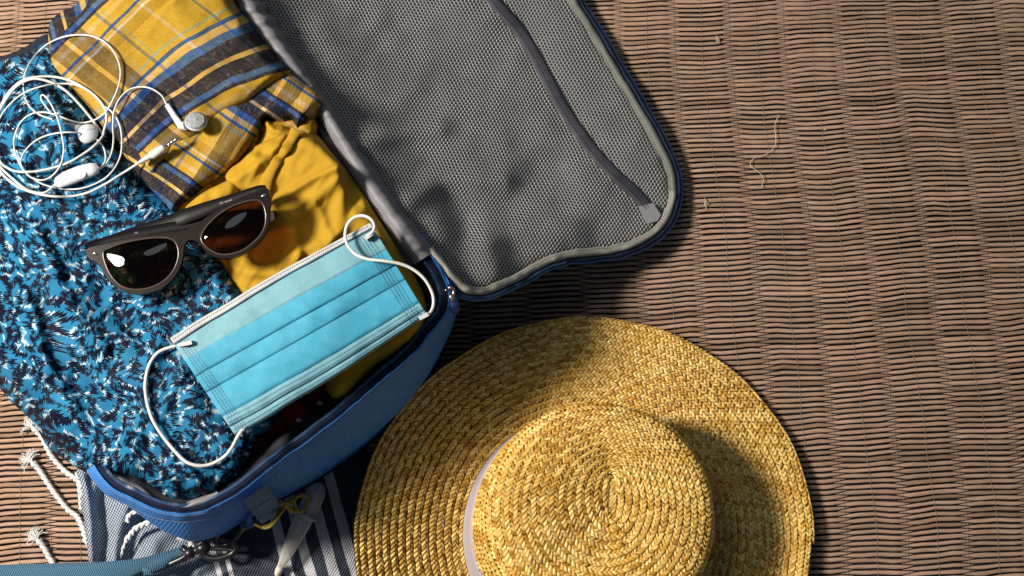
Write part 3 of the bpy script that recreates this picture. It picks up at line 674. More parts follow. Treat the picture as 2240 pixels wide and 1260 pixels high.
cloth('shirt_body', body, zsh, M_PLAID, shirt, sp=6, skirt=.016, uvfun=uvs_main)
def uvs_sl(x, y): return rot2(x, y, R(75), 130, 60, 2.55 * .5, 2.55 * .55)
cloth('shirt_sleeve', [(106, 60), (118, 38), (140, 22), (165, 12), (200, -30), (230, -30), (215, 60), (160, 110), (118, 170), (108, 110)], lambda x, y, d: .128 + .003 * vn(x / 40, y / 40, 3) + edge(d, .012, 8), M_PLAID, shirt, sp=6, skirt=.06, uvfun=uvs_sl)
cloth('shirt_cuff', [(380, 440), (420, 405), (470, 375), (530, 320), (575, 262), (640, 250), (690, 262), (688, 292), (675, 300), (640, 285), (575, 290), (560, 330), (500, 390), (440, 440), (392, 468)], lambda x, y, d: .137 + .003 * vn(x / 20, y / 20, 3) + edge(d, .008, 6), M_PLAID, shirt, sp=6, skirt=.02, uvfun=uvs_main)
st_ = spline([(342, 424), (346, 392), (362, 366), (400, 336), (460, 292), (520, 250)], 4)
d_, _ = segdist(st_[:, 0], st_[:, 1], spline(body, 9, True), True); st_ = st_ + np.array([-9, -9]) ; d_, _ = segdist(st_[:, 0], st_[:, 1], spline(body, 9, True), True)
stitches('hem_stitching', np.concatenate([st_, (zsh(st_[:, 0], st_[:, 1], d_) + .0004)[:, None]], 1), 6, .0006, .00013, mottled('ochre_stitch', (.10, .06, .02), .1, rough=.9), shirt)

# dark red cloth deep in the corner
def m_red():
    t = NT('dark_red_plaid'); uv = t.uv(); x, y, _ = t.sep(uv)
    a = t.ramp(t.m_('FRACT', t.m_('MULTIPLY', x, .9)), [(0, (.26, .015, .014)), (.42, (.012, .008, .010)), (.62, (.2, .012, .014)), (.90, (.012, .008, .01))], 'CONSTANT')
    b = t.ramp(t.m_('FRACT', t.m_('MULTIPLY', y, .9)), [(0, (.14, .012, .012)), (.45, (.015, .010, .012)), (.66, (.15, .010, .010))], 'CONSTANT')
    return t.fin(t.mix(.5, a, b), .8, t.bump(t.noise(uv, 30, 3).outputs[0], .0003), .2)
red = thing('red_shirt', 'dark red checked garment with short white bars, deep in the corner beside the zip', 'shirt', P(640, 960, .09))
zred = lambda x, y, d: .108 + .006 * vn(x / 60, y / 50, 13) + edge(d, .008, 10)
cloth('shirt_fabric', [(380, 1090), (430, 1060), (520, 960), (620, 860), (720, 800), (790, 810), (775, 850), (700, 925), (640, 968), (580, 1012), (520, 1055), (470, 1088), (430, 1100), (395, 1104)], zred, m_red(), red, sp=9, skirt=.03, uvfun=lambda x, y: rot2(x, y, R(-40), 0, 0))
MW = mottled('white_bar', (.42, .42, .45), .1, rough=.8)
for (ax, ay, bx, by, w_) in ((648, 921, 672, 932, 7), (694, 883, 716, 893, 8)):
    c4 = [(ax - 2, ay), (bx - 2, by), (bx + 3, by - w_), (ax + 3, ay - w_)]
    z = [float(zred(np.array([a]), np.array([b]), np.array([60.]))[0]) + .006 for a, b in c4]
    mesh('white_bar', P([c[0] for c in c4], [c[1] for c in c4], z), [(0, 1, 2, 3)], MW, red, smooth=False)

# ================================================================== MASK
def m_mask(name, c, emboss=True):
    t = NT(name); uv = t.uv(); x, y, _ = t.sep(uv)
    n = t.noise(uv, 1.3, 4, .6).outputs[0]; n2 = t.noise(uv, 5, 5, .7).outputs[0]
    col = t.ramp(n, [(.3, tuple(v * .86 for v in c)), (.7, tuple(min(1, v * 1.12) for v in c))])
    col = t.mix(t.mr(n2, .42, .68, 0, .5), col, tuple(min(1, v * 1.1 + .07) for v in c))
    dots = t.m_('MULTIPLY', t.m_('SINE', t.m_('MULTIPLY', t.m_('ADD', x, y), 95.)), t.m_('SINE', t.m_('MULTIPLY', t.m_('SUBTRACT', x, y), 95.)))
    col = t.mix(t.mr(dots, .2, .7, 0, .22), col, tuple(v * .7 for v in c))
    t.fin(col, .55, t.bump(t.m_('ADD', t.m_('MULTIPLY', dots, -.5), n2), .00018), .4)
    return t.m
M_MB = m_mask('mask_blue', (.045, .36, .54)); M_MPALE = m_mask('mask_pale', (.16, .37, .45)); M_MWH = m_mask('mask_white_edge', (.50, .50, .50))
mask = thing('face_mask', 'pleated light blue disposable face mask with white ear loops on top of the clothes', 'face mask', P(650, 720, .14))
TL, TR, BR, BL = map(np.array, ((371., 739.), (809., 487.), (934., 690.), (516., 955.)))
def mk(s, t):
    s = np.asarray(s, float); t = np.asarray(t, float)
    top = TL[None] * (1 - s[:, None]) + TR[None] * s[:, None]; bt = BL[None] * (1 - s[:, None]) + BR[None] * s[:, None]
    bow = (5 * np.sin(math.pi * s) + 1.6 * vn(s * 7, s * 0, 19)) * (t - .5) * 2
    q = top * (1 - t[:, None]) + bt * t[:, None]; nn = np.array([.5, .86]); return q + nn * bow[:, None]
def zmask_base(s, t):
    return .1565 - .0065 * s * t + .0035 * np.sin(math.pi * np.clip(s, 0, 1)) * np.sin(math.pi * np.clip(t, 0, 1)) + .0009 * vn(s * 5, t * 3, 41) + .0004 * vn(s * 18, t * 8, 42)
def mpart(name, t0l, t1l, t0r, t1r, z0, z1, m, ns=70, nt=9, s0=0, s1=1, lip=True):
    rows = []; UVm = []
    for i in range(ns):
        s_ = s0 + (s1 - s0) * i / (ns - 1)
        a = t0l * (1 - s_) + t0r * s_; b = t1l * (1 - s_) + t1r * s_
        k = np.linspace(0, 1, nt); tt = a + (b - a) * k
        q = mk(np.full(nt, s_), tt); z = zmask_base(np.full(nt, s_), tt) + z0 + (z1 - z0) * k + .0006 * np.sin(math.pi * k)
        if lip: z[-1] -= .0032; z[0] -= .0
        rows.append(np.stack([q[:, 0], q[:, 1], z], -1)); UVm.append(np.stack([np.full(nt, s_ * 5.1), tt * 2.6], -1))
    V = np.array(rows).reshape(-1, 3)
    return mesh(name, P(V[:, 0], V[:, 1], V[:, 2]), grid_faces(ns, nt), m, mask, uv=np.array(UVm).reshape(-1, 2))
mpart('mask_back', .01, .99, .01, .99, -.003, -.003, M_MWH, lip=False)
mpart('edge_binding', 0, .075, 0, .062, .0004, .0010, M_MWH, nt=6)
mpart('pleat', .070, .265, .058, .32, .0000, .0020, M_MPALE)  # shading of the upper pleat is put into its greyer colour
mpart('pleat', .225, .415, .290, .475, .0024, .0002, M_MB)
mpart('pleat', .395, .575, .460, .635, .0026, .0004, M_MB)
mpart('pleat', .555, .83, .615, .89, .0026, .0012, M_MB)
mpart('edge_binding', .80, .915, .865, .955, .0022, .0018, M_MPALE, nt=8)
mpart('edge_binding', .905, 1.0, .945, 1.0, .0012, .0006, M_MPALE, nt=6)
# ultrasonic weld dots: small dimples pressed into the fabric, one raised ring each, joined
M_DOT = mottled('weld_dot', (.02, .11, .20), .3, rough=.5); mbd = MB()
def mz(s_, t_):
    b = float(zmask_base(np.array([s_]), np.array([t_]))[0]); L_ = lambda a, c: a * (1 - s_) + c * s_
    for a0, a1, z0, z1 in ((0, L_(.075, .062), .0004, .001), (L_(.07, .058), L_(.265, .32), 0, .002), (L_(.225, .29), L_(.415, .475), .0024, .0002), (L_(.395, .46), L_(.575, .635), .0026, .0004), (L_(.555, .615), L_(.83, .89), .0026, .0012), (L_(.80, .865), L_(.915, .955), .0022, .0018), (L_(.905, .945), 1.01, .0012, .0006)):
        if a0 <= t_ <= a1:
            k = (t_ - a0) / (a1 - a0); r_ = b + z0 + (z1 - z0) * k + .0006 * math.sin(math.pi * k)
    return r_
def dot(s_, t_, r=.0005):
    q = mk(np.array([s_]), np.array([t_]))[0]; c = P(q[0], q[1], mz(s_, t_) + .00022)
    v = [c + [r * math.cos(a), r * math.sin(a), 0] for a in np.arange(6) * math.pi / 3]; mbd.add(v, [tuple(range(6))])
for i in range(96):
    s_ = .012 + i * .0102
    for a, b_ in ((.022, .018), (.055, .046), (.835, .893), (.872, .925), (.945, .965)): dot(s_, a * (1 - s_) + b_ * s_)
for i in range(4):
    for j in range(44):
        t_ = .09 + j * .0205
        if .83 < t_ < .86: continue
        dot(.022 + i * .0135, t_); dot(.925 + i * .0150, t_)
mbd.build('weld_dots', M_DOT, mask, smooth=False, kind='stuff')
M_LOOP = NT('ear_loop_elastic'); _u = M_LOOP.uv(); _x, _y, _ = M_LOOP.sep(_u)
M_LOOP = M_LOOP.fin((.80, .79, .76), .7, M_LOOP.bump(M_LOOP.m_('SINE', M_LOOP.m_('MULTIPLY', _x, 90.)), .00006), .3)
def on(pts, dz, r0=0, ex=None):
    p = spline(pts, 4); z = zsurf(p[:, 0], p[:, 1], ex)
    if len(z) > 9:
        k = 5; zp = np.pad(z, k, 'edge'); zm = np.array([zp[i:i + 2 * k + 1].max() for i in range(len(z))]); zp = np.pad(zm, k, 'edge'); z = np.convolve(zp, np.ones(2 * k + 1) / (2 * k + 1), 'valid')
    return np.concatenate([p[:, :2], (z + dz)[:, None]], 1)
l1 = on([(414, 752), (398, 754), (372, 760), (345, 772), (326, 800), (318, 840), (322, 880), (335, 920), (362, 962), (395, 1000), (415, 1014), (440, 1019), (465, 1014), (492, 998), (510, 975), (520, 955), (530, 940)], .0022, ex=('dress_fabric',))
k_ = np.linspace(0, 1, len(l1)); l1[:, 2] = np.maximum(l1[:, 2], np.where((k_ < .05) | (k_ > .95), .1605, 0))
# blend the ends up on to the mask
e1 = np.clip(1 - arclen(l1) / 40, 0, 1); e2 = np.clip(1 - (arclen(l1)[-1] - arclen(l1)) / 45, 0, 1)
l1[:, 2] = np.maximum(l1[:, 2], .140 + .0205 * np.maximum(e1, e2) ** .6)
tube('ear_loop', P(*l1.T), .00118, M_LOOP, mask, ns=8)
ptube('ear_loop', [(802, 517, .161), (815, 507, .163), (819, 494, .165), (812, 480, .166), (795, 472, .166), (775, 476, .165), (760, 492, .164), (755, 514, .164), (760, 535, .165), (778, 556, .165), (805, 567, .165), (840, 571, .164), (875, 577, .161), (905, 590, .158), (930, 612, .155), (946, 642, .151), (948, 668, .150), (940, 685, .153), (922, 694, .155)], .0011, M_LOOP, mask, ns=8, step=4)
for a, b_, ang in ((408, 751, -10), (806, 516, -35), (926, 692, -25), (527, 943, -60)):
    ca, sa = math.cos(R(ang)), math.sin(R(ang)); q = []
    for u_, v_ in ((-11, -4), (11, -5), (12, 4), (-10, 5)): q.append((a + u_ * ca - v_ * sa, b_ + u_ * sa + v_ * ca))
    z0 = .1612 if a < 820 and b_ < 800 else .157
    top = P([x[0] for x in q], [x[1] for x in q], z0 + .0008); bt = P([x[0] for x in q], [x[1] for x in q], z0 - .003)
    mesh('loop_weld', np.concatenate([top, bt]), [(3, 2, 1, 0), (0, 1, 5, 4), (1, 2, 6, 5), (2, 3, 7, 6), (3, 0, 4, 7)], M_MWH, mask, smooth=False)

# ================================================================== SUNGLASSES
sg_ = thing('sunglasses', 'brown framed sunglasses with dark lenses folded on the blue and yellow clothes', 'sunglasses', P(390, 510, .15))
zz2 = lambda L: [(150 + x / 2.625, 350 + y / 2.625) for x, y in L]
outl = spline(zz2([(98, 520), (112, 505), (190, 487), (300, 462), (420, 438), (560, 418), (640, 408), (690, 395), (740, 368), (800, 322), (880, 275), (980, 225), (1080, 180), (1125, 160), (1146, 168), (1156, 200), (1160, 245), (1152, 300), (1150, 370), (1120, 435), (1070, 490), (1000, 538), (930, 562), (860, 562), (800, 535), (765, 498), (735, 468), (705, 458), (680, 466), (663, 495), (655, 560), (632, 630), (590, 690), (530, 738), (450, 765), (370, 768), (300, 745), (240, 700), (190, 630), (160, 585), (120, 570)]), 4, True)
lensR = spline(zz2([(762, 440), (790, 385), (860, 315), (950, 262), (1050, 232), (1105, 240), (1130, 285), (1134, 355), (1112, 420), (1060, 477), (995, 522), (920, 543), (860, 540), (810, 515), (772, 478)]), 4, True)
lensL = spline(zz2([(200, 530), (240, 503), (330, 472), (450, 450), (555, 446), (608, 465), (632, 515), (628, 575), (600, 640), (545, 698), (465, 735), (380, 745), (310, 728), (258, 682), (218, 612)]), 4, True)
def zfr(px, py):
    u = (px - 390) / 200; v = (py - 510 + (px - 390) * .348) / 100
    return .172 + .002 * u - .003 * v - .0016 * u * u + .0
tris = tessellate_polygon([[Vector((*p, 0)) for p in L] for L in (outl, lensR, lensL)])
allp = np.concatenate([outl, lensR, lensL]); n_ = len(allp); zt = zfr(allp[:, 0], allp[:, 1])
topv = P(allp[:, 0], allp[:, 1], zt); botv = topv + np.array([0, 0, -.0034]); F = []
for tr in tris:
    a, b_, c = tr; A_, B_, C_ = topv[a], topv[b_], topv[c]
    up_ = (B_[0] - A_[0]) * (C_[1] - A_[1]) - (B_[1] - A_[1]) * (C_[0] - A_[0]) > 0
    tr = tr if up_ else tr[::-1]; F.append(tuple(tr)); F.append(tuple(i + n_ for i in tr[::-1]))
o_ = 0
for L in (outl, lensR, lensL):
    for i in range(len(L)):
        a = o_ + i; b_ = o_ + (i + 1) % len(L); F.append((a, b_, b_ + n_, a + n_))
    o_ += len(L)
M_FR = mottled('brown_acetate', (.013, .008, .007), .12, 200, .30, spec=.14); M_FRD = mottled('dark_brown_acetate', (.005, .004, .005), .15, 200, .45, spec=.2)
fo = mesh('frame', np.concatenate([topv, botv]), F, M_FR, sg_, smooth=False)
md = fo.modifiers.new('bevel', 'BEVEL'); md.width = .0009; md.segments = 3; md.limit_method = 'ANGLE'; md.angle_limit = R(50)
bmx = fo.data
import bmesh
b2 = bmesh.new(); b2.from_mesh(bmx); bmesh.ops.recalc_face_normals(b2, faces=b2.faces); b2.to_mesh(bmx); b2.free()
def m_lens():
    t = NT('tinted_lens'); t.fin((.003, .0015, .001), .03, None, .6)
    tr = t.node('ShaderNodeBsdfTransparent'); tr.inputs[0].default_value = (.15, .05, .014, 1)
    mx = t.node('ShaderNodeMixShader'); fr = t.node('ShaderNodeFresnel'); fr.inputs[0].default_value = 1.6
    t.set(mx.inputs[0], t.m_('ADD', t.m_('MULTIPLY', fr.outputs[0], .9), .22, clamp=True))
    t.t.links.new(tr.outputs[0], mx.inputs[1]); t.t.links.new(t.b.outputs[0], mx.inputs[2]); t.t.links.new(mx.outputs[0], t.out.inputs[0]); return t.m
M_LENS = m_lens()
for L in (lensR, lensL):
    c = L.mean(0); mb = []; nr_ = 9; nb = len(L)
    for k in range(nr_):
        f = 1.03 * (1 - k / nr_); q = c + (L - c) * f
        mb.append(P(q[:, 0], q[:, 1], zfr(q[:, 0], q[:, 1]) - .0022 + .0030 * (1 - f * f)))
    mb.append(P(c[0], c[1], zfr(c[0], c[1]) + .0008)[None])
    F = [(k * nb + i, k * nb + (i + 1) % nb, (k + 1) * nb + (i + 1) % nb, (k + 1) * nb + i) for k in range(nr_ - 1) for i in range(nb)] + [((nr_ - 1) * nb + i, (nr_ - 1) * nb + (i + 1) % nb, nr_ * nb) for i in range(nb)]
    lo_ = mesh('lens', np.concatenate(mb), F, M_LENS, sg_)
    rimp = P(L[:, 0], L[:, 1], zfr(L[:, 0], L[:, 1]) - .0006); rimp = np.concatenate([rimp, rimp[:2]])
    tube('lens_rim', rimp, .0009, mottled('rim_acetate', (.05, .032, .027), .1, rough=.25, spec=.6) if 'rim_acetate' not in bpy.data.materials else bpy.data.materials['rim_acetate'], lo_, ns=6)
def bar(name, pts, w_, h, m, parent, step=5):
    """flat rounded bar of given half width / half height along px,py,z points"""
    p = spline(pts, step); W = P(p[:, 0], p[:, 1], p[:, 2]); t = np.gradient(W, axis=0); t /= np.linalg.norm(t, axis=1, keepdims=True)
    sd = np.cross(t, [0, 0, 1.]); sd /= np.linalg.norm(sd, axis=1, keepdims=True); u = np.linspace(0, 1, len(p)); ww = np.interp(u, np.linspace(0, 1, len(w_)), w_); hh = np.broadcast_to(h, ww.shape)
    ring = [(-1, -.6), (-.85, -1), (.85, -1), (1, -.6), (1, .6), (.85, 1), (-.85, 1), (-1, .6)]; V = []
    for c, s_, a, b_ in zip(W, sd, ww, hh):
        for x_, y_ in ring: V.append(c + s_ * x_ * a + np.array([0, 0, y_ * b_]))
    F = grid_faces(len(p), 8, cv=True) + [tuple(range(7, -1, -1)), tuple((len(p) - 1) * 8 + i for i in range(8))]
    return mesh(name, V, F, m, parent)
bar('temple', [(*zz2([(1128, 172)])[0], .166), (*zz2([(1080, 178)])[0], .1655), (*zz2([(900, 245)])[0], .1635), (*zz2([(700, 318)])[0], .161), (*zz2([(600, 355)])[0], .159), (*zz2([(450, 398)])[0], .157), (*zz2([(330, 428)])[0], .156), (*zz2([(240, 450)])[0], .156)], [.0030, .0034, .0042, .0052, .0056, .0052, .0045, .0034, .0015], .0022, M_FRD, sg_)
bar('temple', [(*zz2([(118, 508)])[0], .164), (*zz2([(200, 478)])[0], .162), (*zz2([(400, 430)])[0], .1605), (*zz2([(600, 392)])[0], .1595), (*zz2([(800, 360)])[0], .1585), (*zz2([(1000, 330)])[0], .158), (*zz2([(1120, 318)])[0], .158), (*zz2([(1190, 314)])[0], .159)], [.0035, .0040, .0042, .0042, .0046, .005, .0055, .0050, .0022], .0022, M_FRD, sg_)
M_SIL = mottled('silver_metal', (.75, .74, .72), .08, rough=.22, metal=1.)
bar('temple_end', [(*zz2([(1150, 322)])[0], .1605), (*zz2([(1182, 317)])[0], .161)], [.0042, .0036, .0018], .0012, mottled('pearl_plastic', (.55, .58, .62), .05, rough=.2), sg_, step=1)
for a, b_, an in ((152, 539, 8), (1122, 203, -28)):
    q = zz2([(a, b_)])[0]; c = P(q[0], q[1], float(zfr(q[0], q[1])) + .0003); V = []
    for k in range(12):
        t_ = k * math.pi / 6; x_, y_ = .0022 * math.cos(t_), .00085 * math.sin(t_) * (1.2 - .4 * abs(math.cos(t_))); ca, sa = math.cos(R(-an)), math.sin(R(-an)); V.append(c + [x_ * ca - y_ * sa, x_ * sa + y_ * ca, 0])
    V += [c + (v_ - c) * .6 + [0, 0, .0006] for v_ in V[:12]]; F = [(k, (k + 1) % 12, 12 + (k + 1) % 12, 12 + k) for k in range(12)] + [tuple(range(12, 24))]
    mesh('rivet', V, F, M_SIL, fo)
for k, (txt, a, b_, an, sz) in enumerate((('On wood', 488, 446, 19, .0022), ('CE', 298, 514, 10, .0017))):
    cu = bpy.data.curves.new('t', 'FONT'); cu.body = txt; cu.size = sz; cu.extrude = .00004; cu.align_x = 'CENTER'; cu.resolution_u = 2
    to = bpy.data.objects.new('t', cu); C.objects.link(to); bpy.context.view_layer.update()
    dg = bpy.context.evaluated_depsgraph_get(); me = bpy.data.meshes.new_from_object(to.evaluated_get(dg)); bpy.data.objects.remove(to)
    V = np.array([v_.co[:] for v_ in me.vertices]); ca, sa = math.cos(R(an)), math.sin(R(an)); c = P(a + (6 if k == 0 else 0), b_ - 3, .1664 if k == 0 else .1628)
    if len(V):
        V = np.stack([V[:, 0] * ca - V[:, 1] * sa, V[:, 0] * sa + V[:, 1] * ca, V[:, 2]], -1) + c
        mesh('temple_lettering', V, [tuple(p_.vertices) for p_ in me.polygons], mottled('pale_print%d' % k, (.42, .38, .42), .1, rough=.6), sg_, smooth=False)

# ================================================================== EARPHONES
ear = thing('earphones', 'white wired earphones tangled in loops, with inline remote and jack plug', 'earphones', P(150, 290, .15))
M_CAB = mottled('white_cable', (.70, .70, .66), .05, 60, .42); M_EP = mottled('white_gloss_plastic', (.66, .69, .74), .05, 60, .22)
q3 = lambda L: [(x / 2.625, y / 2.625) for x, y in L]
EX = ('dress_fabric', 'shirt_body', 'shirt_hem')
EL = [0]
def cable(L, r, lift=0., z=None):
    p = on(q3(L), r + .0004 + lift, ex=EX); m = p[:, 2] < .10; p[m, 2] = .115 + r
    s_ = arclen(p); p[:, 2] += .0008 * (1 + vn(s_ / 35, s_ * 0, 200 + EL[0])); EL[0] += 1
    return tube('cable', P(*p.T), r, M_CAB, ear, ns=8)
TH, TN = .00092, .00062
cable([(805, 930), (760, 960), (700, 998), (600, 1060), (500, 1108), (380, 1130), (250, 1120), (130, 1085), (50, 1035), (0, 980), (-50, 880), (-50, 760), (-10, 650), (40, 565), (100, 492), (180, 455), (260, 462), (350, 502), (420, 560), (500, 650), (560, 730), (592, 775)], TH, .0026)
cable([(592, 775), (600, 740), (612, 690), (600, 620), (540, 545), (440, 480), (340, 446), (230, 440), (130, 462), (60, 520), (10, 600), (-30, 700), (-30, 820), (0, 925), (40, 962), (100, 985), (200, 985), (300, 965), (400, 930), (500, 870), (570, 810), (600, 760)], TH * .95, .0012)
cable([(-60, 800), (-20, 720), (30, 630), (120, 545), (220, 502), (330, 482), (430, 487), (520, 532), (590, 600), (645, 645), (685, 710), (700, 800), (690, 900), (640, 990), (560, 1050), (450, 1085), (330, 1080), (230, 1050), (150, 990), (108, 930), (82, 850), (85, 780), (120, 702), (180, 655), (250, 645), (320, 660), (400, 690), (470, 705), (540, 690), (600, 650), (640, 590), (672, 520), (690, 450), (688, 380), (655, 300), (600, 240), (520, 206), (430, 201), (340, 220), (250, 270), (180, 350), (142, 430), (136, 520), (162, 600), (220, 655), (300, 685)], TN, .0)
cable([(955, 597), (925, 545), (862, 507), (795, 500), (735, 520), (685, 570), (655, 640), (648, 720), (652, 800), (640, 880), (605, 945), (565, 975)], TN, .0015)
cable([(318, 1060), (250, 1108), (150, 1085), (60, 1015), (0, 955), (-30, 900)], TH * .9, .0005)
cable([(565, 972), (600, 935), (606, 890), (590, 840), (540, 790), (470, 766), (380, 760), (290, 772), (210, 805), (150, 860), (120, 920), (132, 970), (180, 1020), (250, 1034), (310, 1000), (350, 940), (366, 860), (356, 780), (337, 700), (310, 630), (272, 566), (242, 544), (236, 570), (270, 620), (290, 645)], TN, .0018)
def blob(name, rings, m, parent, ns=20, sq=1.0):
    """rings: (px,py,z, radius m) with frame along path"""
    p = np.array(rings, float); return tube(name, P(p[:, 0], p[:, 1], p[:, 2]), p[:, 3], m, parent, ns=ns, flat=sq)
z0 = float(zsurf([180], [385], EX)[0])
rem = blob('inline_remote', [(119, 402, z0 + .004, .0004), (121, 402, z0 + .004, .0022), (126, 400, z0 + .0042, .0042), (145, 391, z0 + .005, .0055), (175, 379, z0 + .005, .0056), (200, 371, z0 + .005, .0050), (214, 367, z0 + .0047, .0038), (216, 366, z0 + .0047, .0004)], M_EP, ear, sq=.62)
c = P(177, 379.5, z0 + .0086)
mesh('remote_button', np.array([c + [.0033 * math.cos(a) * f, .0033 * math.sin(a) * f, h] for f, h in ((1.12, -.0009), (1.0, -.0001), (.86, -.0004), (.02, -.0003)) for a in np.arange(20) * math.pi / 10]), grid_faces(4, 20, cv=True) + [tuple(range(60, 80))], mottled('button_plastic', (.55, .58, .64), .05, rough=.25), rem)
a_, b_ = np.array(q3([(800, 935)])[0]), np.array(q3([(945, 850)])[0]); zp = float(zsurf([330], [345], EX)[0]) + .0042
rg = []
for k in range(12):
    f = k / 26; q = a_ + (b_ - a_) * f; rg.append((*q, zp, .0012 + .0011 * f * 2 + (.0003 if k % 2 else -.00015)))
for f, r_ in ((.46, .0023), (.48, .0030), (.97, .0030), (1., .0026), (1.003, .0004)): q = a_ + (b_ - a_) * f; rg.append((*q, zp, r_))
plg = blob('plug_sleeve', rg, mottled('white_plug', (.66, .66, .63), .04, rough=.35), ear)
a_, b_ = np.array(q3([(945, 850)])[0]), np.array(q3([(1030, 789)])[0]); rg = []; zp2 = zp + .0006
for f, r_ in ((0, .0017), (.20, .0017), (.21, .0014), (.26, .0014), (.27, .0017), (.40, .0017), (.41, .0014), (.46, .0014), (.47, .0017), (.60, .0017), (.61, .0013), (.66, .0013), (.67, .0016), (.82, .0017), (.88, .0011), (.97, .0012), (1., .0004)): q = a_ + (b_ - a_) * f; rg.append((*q, zp2, r_))
blob('plug_jack', rg, M_SIL, plg)
def earbud(stem0, stem1, head, zb, tilt, grille=True):
    s0, s1, h = [np.array(q3([v_])[0]) for v_ in (stem0, stem1, head)]
    blob('earbud_stem', [(*s0, zb + .001, .0008), (*(s0 + (s1 - s0) * .05), zb + .001, .0019), (*(s0 + (s1 - s0) * .6), zb + .0016, .0022), (*s1, zb + .002, .0026), (*(s1 * .7 + h * .3), zb + .003, .0036)], M_EP, ear)
    c = P(*h, zb + .0045); ax = np.array(tilt, float); ax /= np.linalg.norm(ax); u_ = np.cross(ax, [0, 1, 0]); u_ /= np.linalg.norm(u_); v_ = np.cross(ax, u_); V = []
    prof = [(-.0052, .0004), (-.0050, .0022), (-.0040, .0042), (-.002, .0060), (0, .0073), (.0016, .0078), (.0026, .0076), (.0030, .0070)]
    for hz, r_ in prof:
        for k in range(24): V.append(c + ax * hz + (u_ * math.cos(k * math.pi / 12) + v_ * math.sin(k * math.pi / 12)) * r_)
    hb = mesh('earbud_housing', V, grid_faces(len(prof), 24, cv=True) + [tuple(range(23, -1, -1)), tuple(len(prof) * 24 - 24 + k for k in range(24))], M_EP, ear)
    V = []
    for f, hz in ((1, .0028), (.97, .0038), (.8, .0041), (.03, .0043)):
        for k in range(24): V.append(c + ax * hz + (u_ * math.cos(k * math.pi / 12) + v_ * math.sin(k * math.pi / 12)) * .0067 * f)
    if grille:
        t = NT('grille') if 'grille' not in bpy.data.materials else None
        if t:
            wv = t.node('ShaderNodeTexNoise'); t.set(wv.inputs['Vector'], t.pos()); wv.inputs['Scale'].default_value = 1600; wv.inputs['Detail'].default_value = 1
            t.fin(t.ramp(wv.outputs[0], [(.42, (.16, .17, .18)), (.55, (.42, .44, .45))]), .5, None, .4)
        mesh('earbud_grille', V, grid_faces(4, 24, cv=True) + [tuple(72 + k for k in range(24))], bpy.data.materials['grille'], hb)
    else:
        mbp = MB()
        for k in range(5):
            cc = P(q3([(505 + k * 11, 745 - k * 3)])[0][0], q3([(505, 745 - k * 3 + k * 1.5)])[0][1], zb + .0125); mbp.add([cc + [.0004 * math.cos(a), .0004 * math.sin(a), 0] for a in np.arange(6) * math.pi / 3], [tuple(range(6))])
        mbp.build('vent_holes', BLACK, hb, smooth=False)
earbud((957, 598), (1040, 725), (1128, 706), float(zsurf([410], [270], EX)[0]) + .001, (.10, .25, .95))
earbud((297, 682), (440, 735), (498, 762), float(zsurf([180], [285], EX)[0]) + .001, (.25, -.2, -.9), False)
# ================================================================== STRIPED TOWEL
def m_towel():
    t = NT('navy_striped_towel'); uv = t.uv(); x, y, _ = t.sep(uv)
    tw = t.m_('SINE', t.m_('MULTIPLY', t.m_('ADD', x, t.m_('MULTIPLY', y, .8)), 110.)); br = t.m_('SINE', t.m_('MULTIPLY', t.m_('SUBTRACT', x, y), 75.))
    n = t.noise(uv, 26, 4, .7).outputs[0]
    h = t.m_('ADD', t.m_('MULTIPLY', tw, .5), t.m_('MULTIPLY', br, .35))
    side = t.mr(x, .75, 1.25)  # paints the lit left of the cloth paler, the shaded right darker
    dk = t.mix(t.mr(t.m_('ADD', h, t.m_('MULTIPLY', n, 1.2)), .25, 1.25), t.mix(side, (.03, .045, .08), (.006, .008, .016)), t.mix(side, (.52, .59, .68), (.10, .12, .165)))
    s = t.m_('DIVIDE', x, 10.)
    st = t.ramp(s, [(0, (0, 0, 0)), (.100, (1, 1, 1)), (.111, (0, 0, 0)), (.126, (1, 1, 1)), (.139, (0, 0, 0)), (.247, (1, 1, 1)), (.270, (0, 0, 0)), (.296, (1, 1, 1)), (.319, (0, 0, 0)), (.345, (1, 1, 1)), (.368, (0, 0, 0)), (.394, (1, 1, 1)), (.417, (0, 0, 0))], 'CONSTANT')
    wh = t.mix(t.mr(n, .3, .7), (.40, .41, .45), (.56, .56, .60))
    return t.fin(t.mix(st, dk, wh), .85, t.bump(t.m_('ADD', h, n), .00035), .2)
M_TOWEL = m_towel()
def ztow(px, py, d):
    z = .010 + .002 * vn(px / 60, py / 60, 111) + .0010 * vn(px / 22, py / 30, 112)
    L = np.clip((470 - px) / 200, 0, 1)
    z += .012 * L
    for pts, a, w_, asy in [([(235, 1040), (222, 1100), (232, 1170), (225, 1240)], -.011, 13, 1), ([(300, 1060), (275, 1120), (255, 1180), (250, 1240)], .008, 20, .6), ([(182, 1040), (196, 1120), (200, 1220)], .006, 10, .7), ([(330, 1120), (300, 1160), (285, 1230)], -.006, 12, 1), ([(370, 1150), (340, 1190), (330, 1240)], .005, 18, 1),
                            ([(430, 1250), (500, 1215), (600, 1235), (700, 1290)], .006, 12, .7), ([(440, 1285), (520, 1240), (620, 1262)], .005, 10, .6)]:
        z += ridge(px, py, pts, a, w_, asy)
    z = z - .009 * np.clip((px - 700) / 90, 0, 1)
    return np.maximum(z + edge(d, .008, 5), .0015)
towel = thing('striped_towel', 'denim blue twill towel with white stripes and knotted tassels under the suitcase corner', 'towel', P(450, 1200, .004))
def uvt(x, y):
    # stripe coordinate: x at y=1260 measured along the stripes' lean
    c = x + (1260 - y) * .268 - 372
    return c / 100 + .02 * vn(x / 40, y / 60, 1), y / 100 + .02 * vn(x / 50, y / 40, 2)
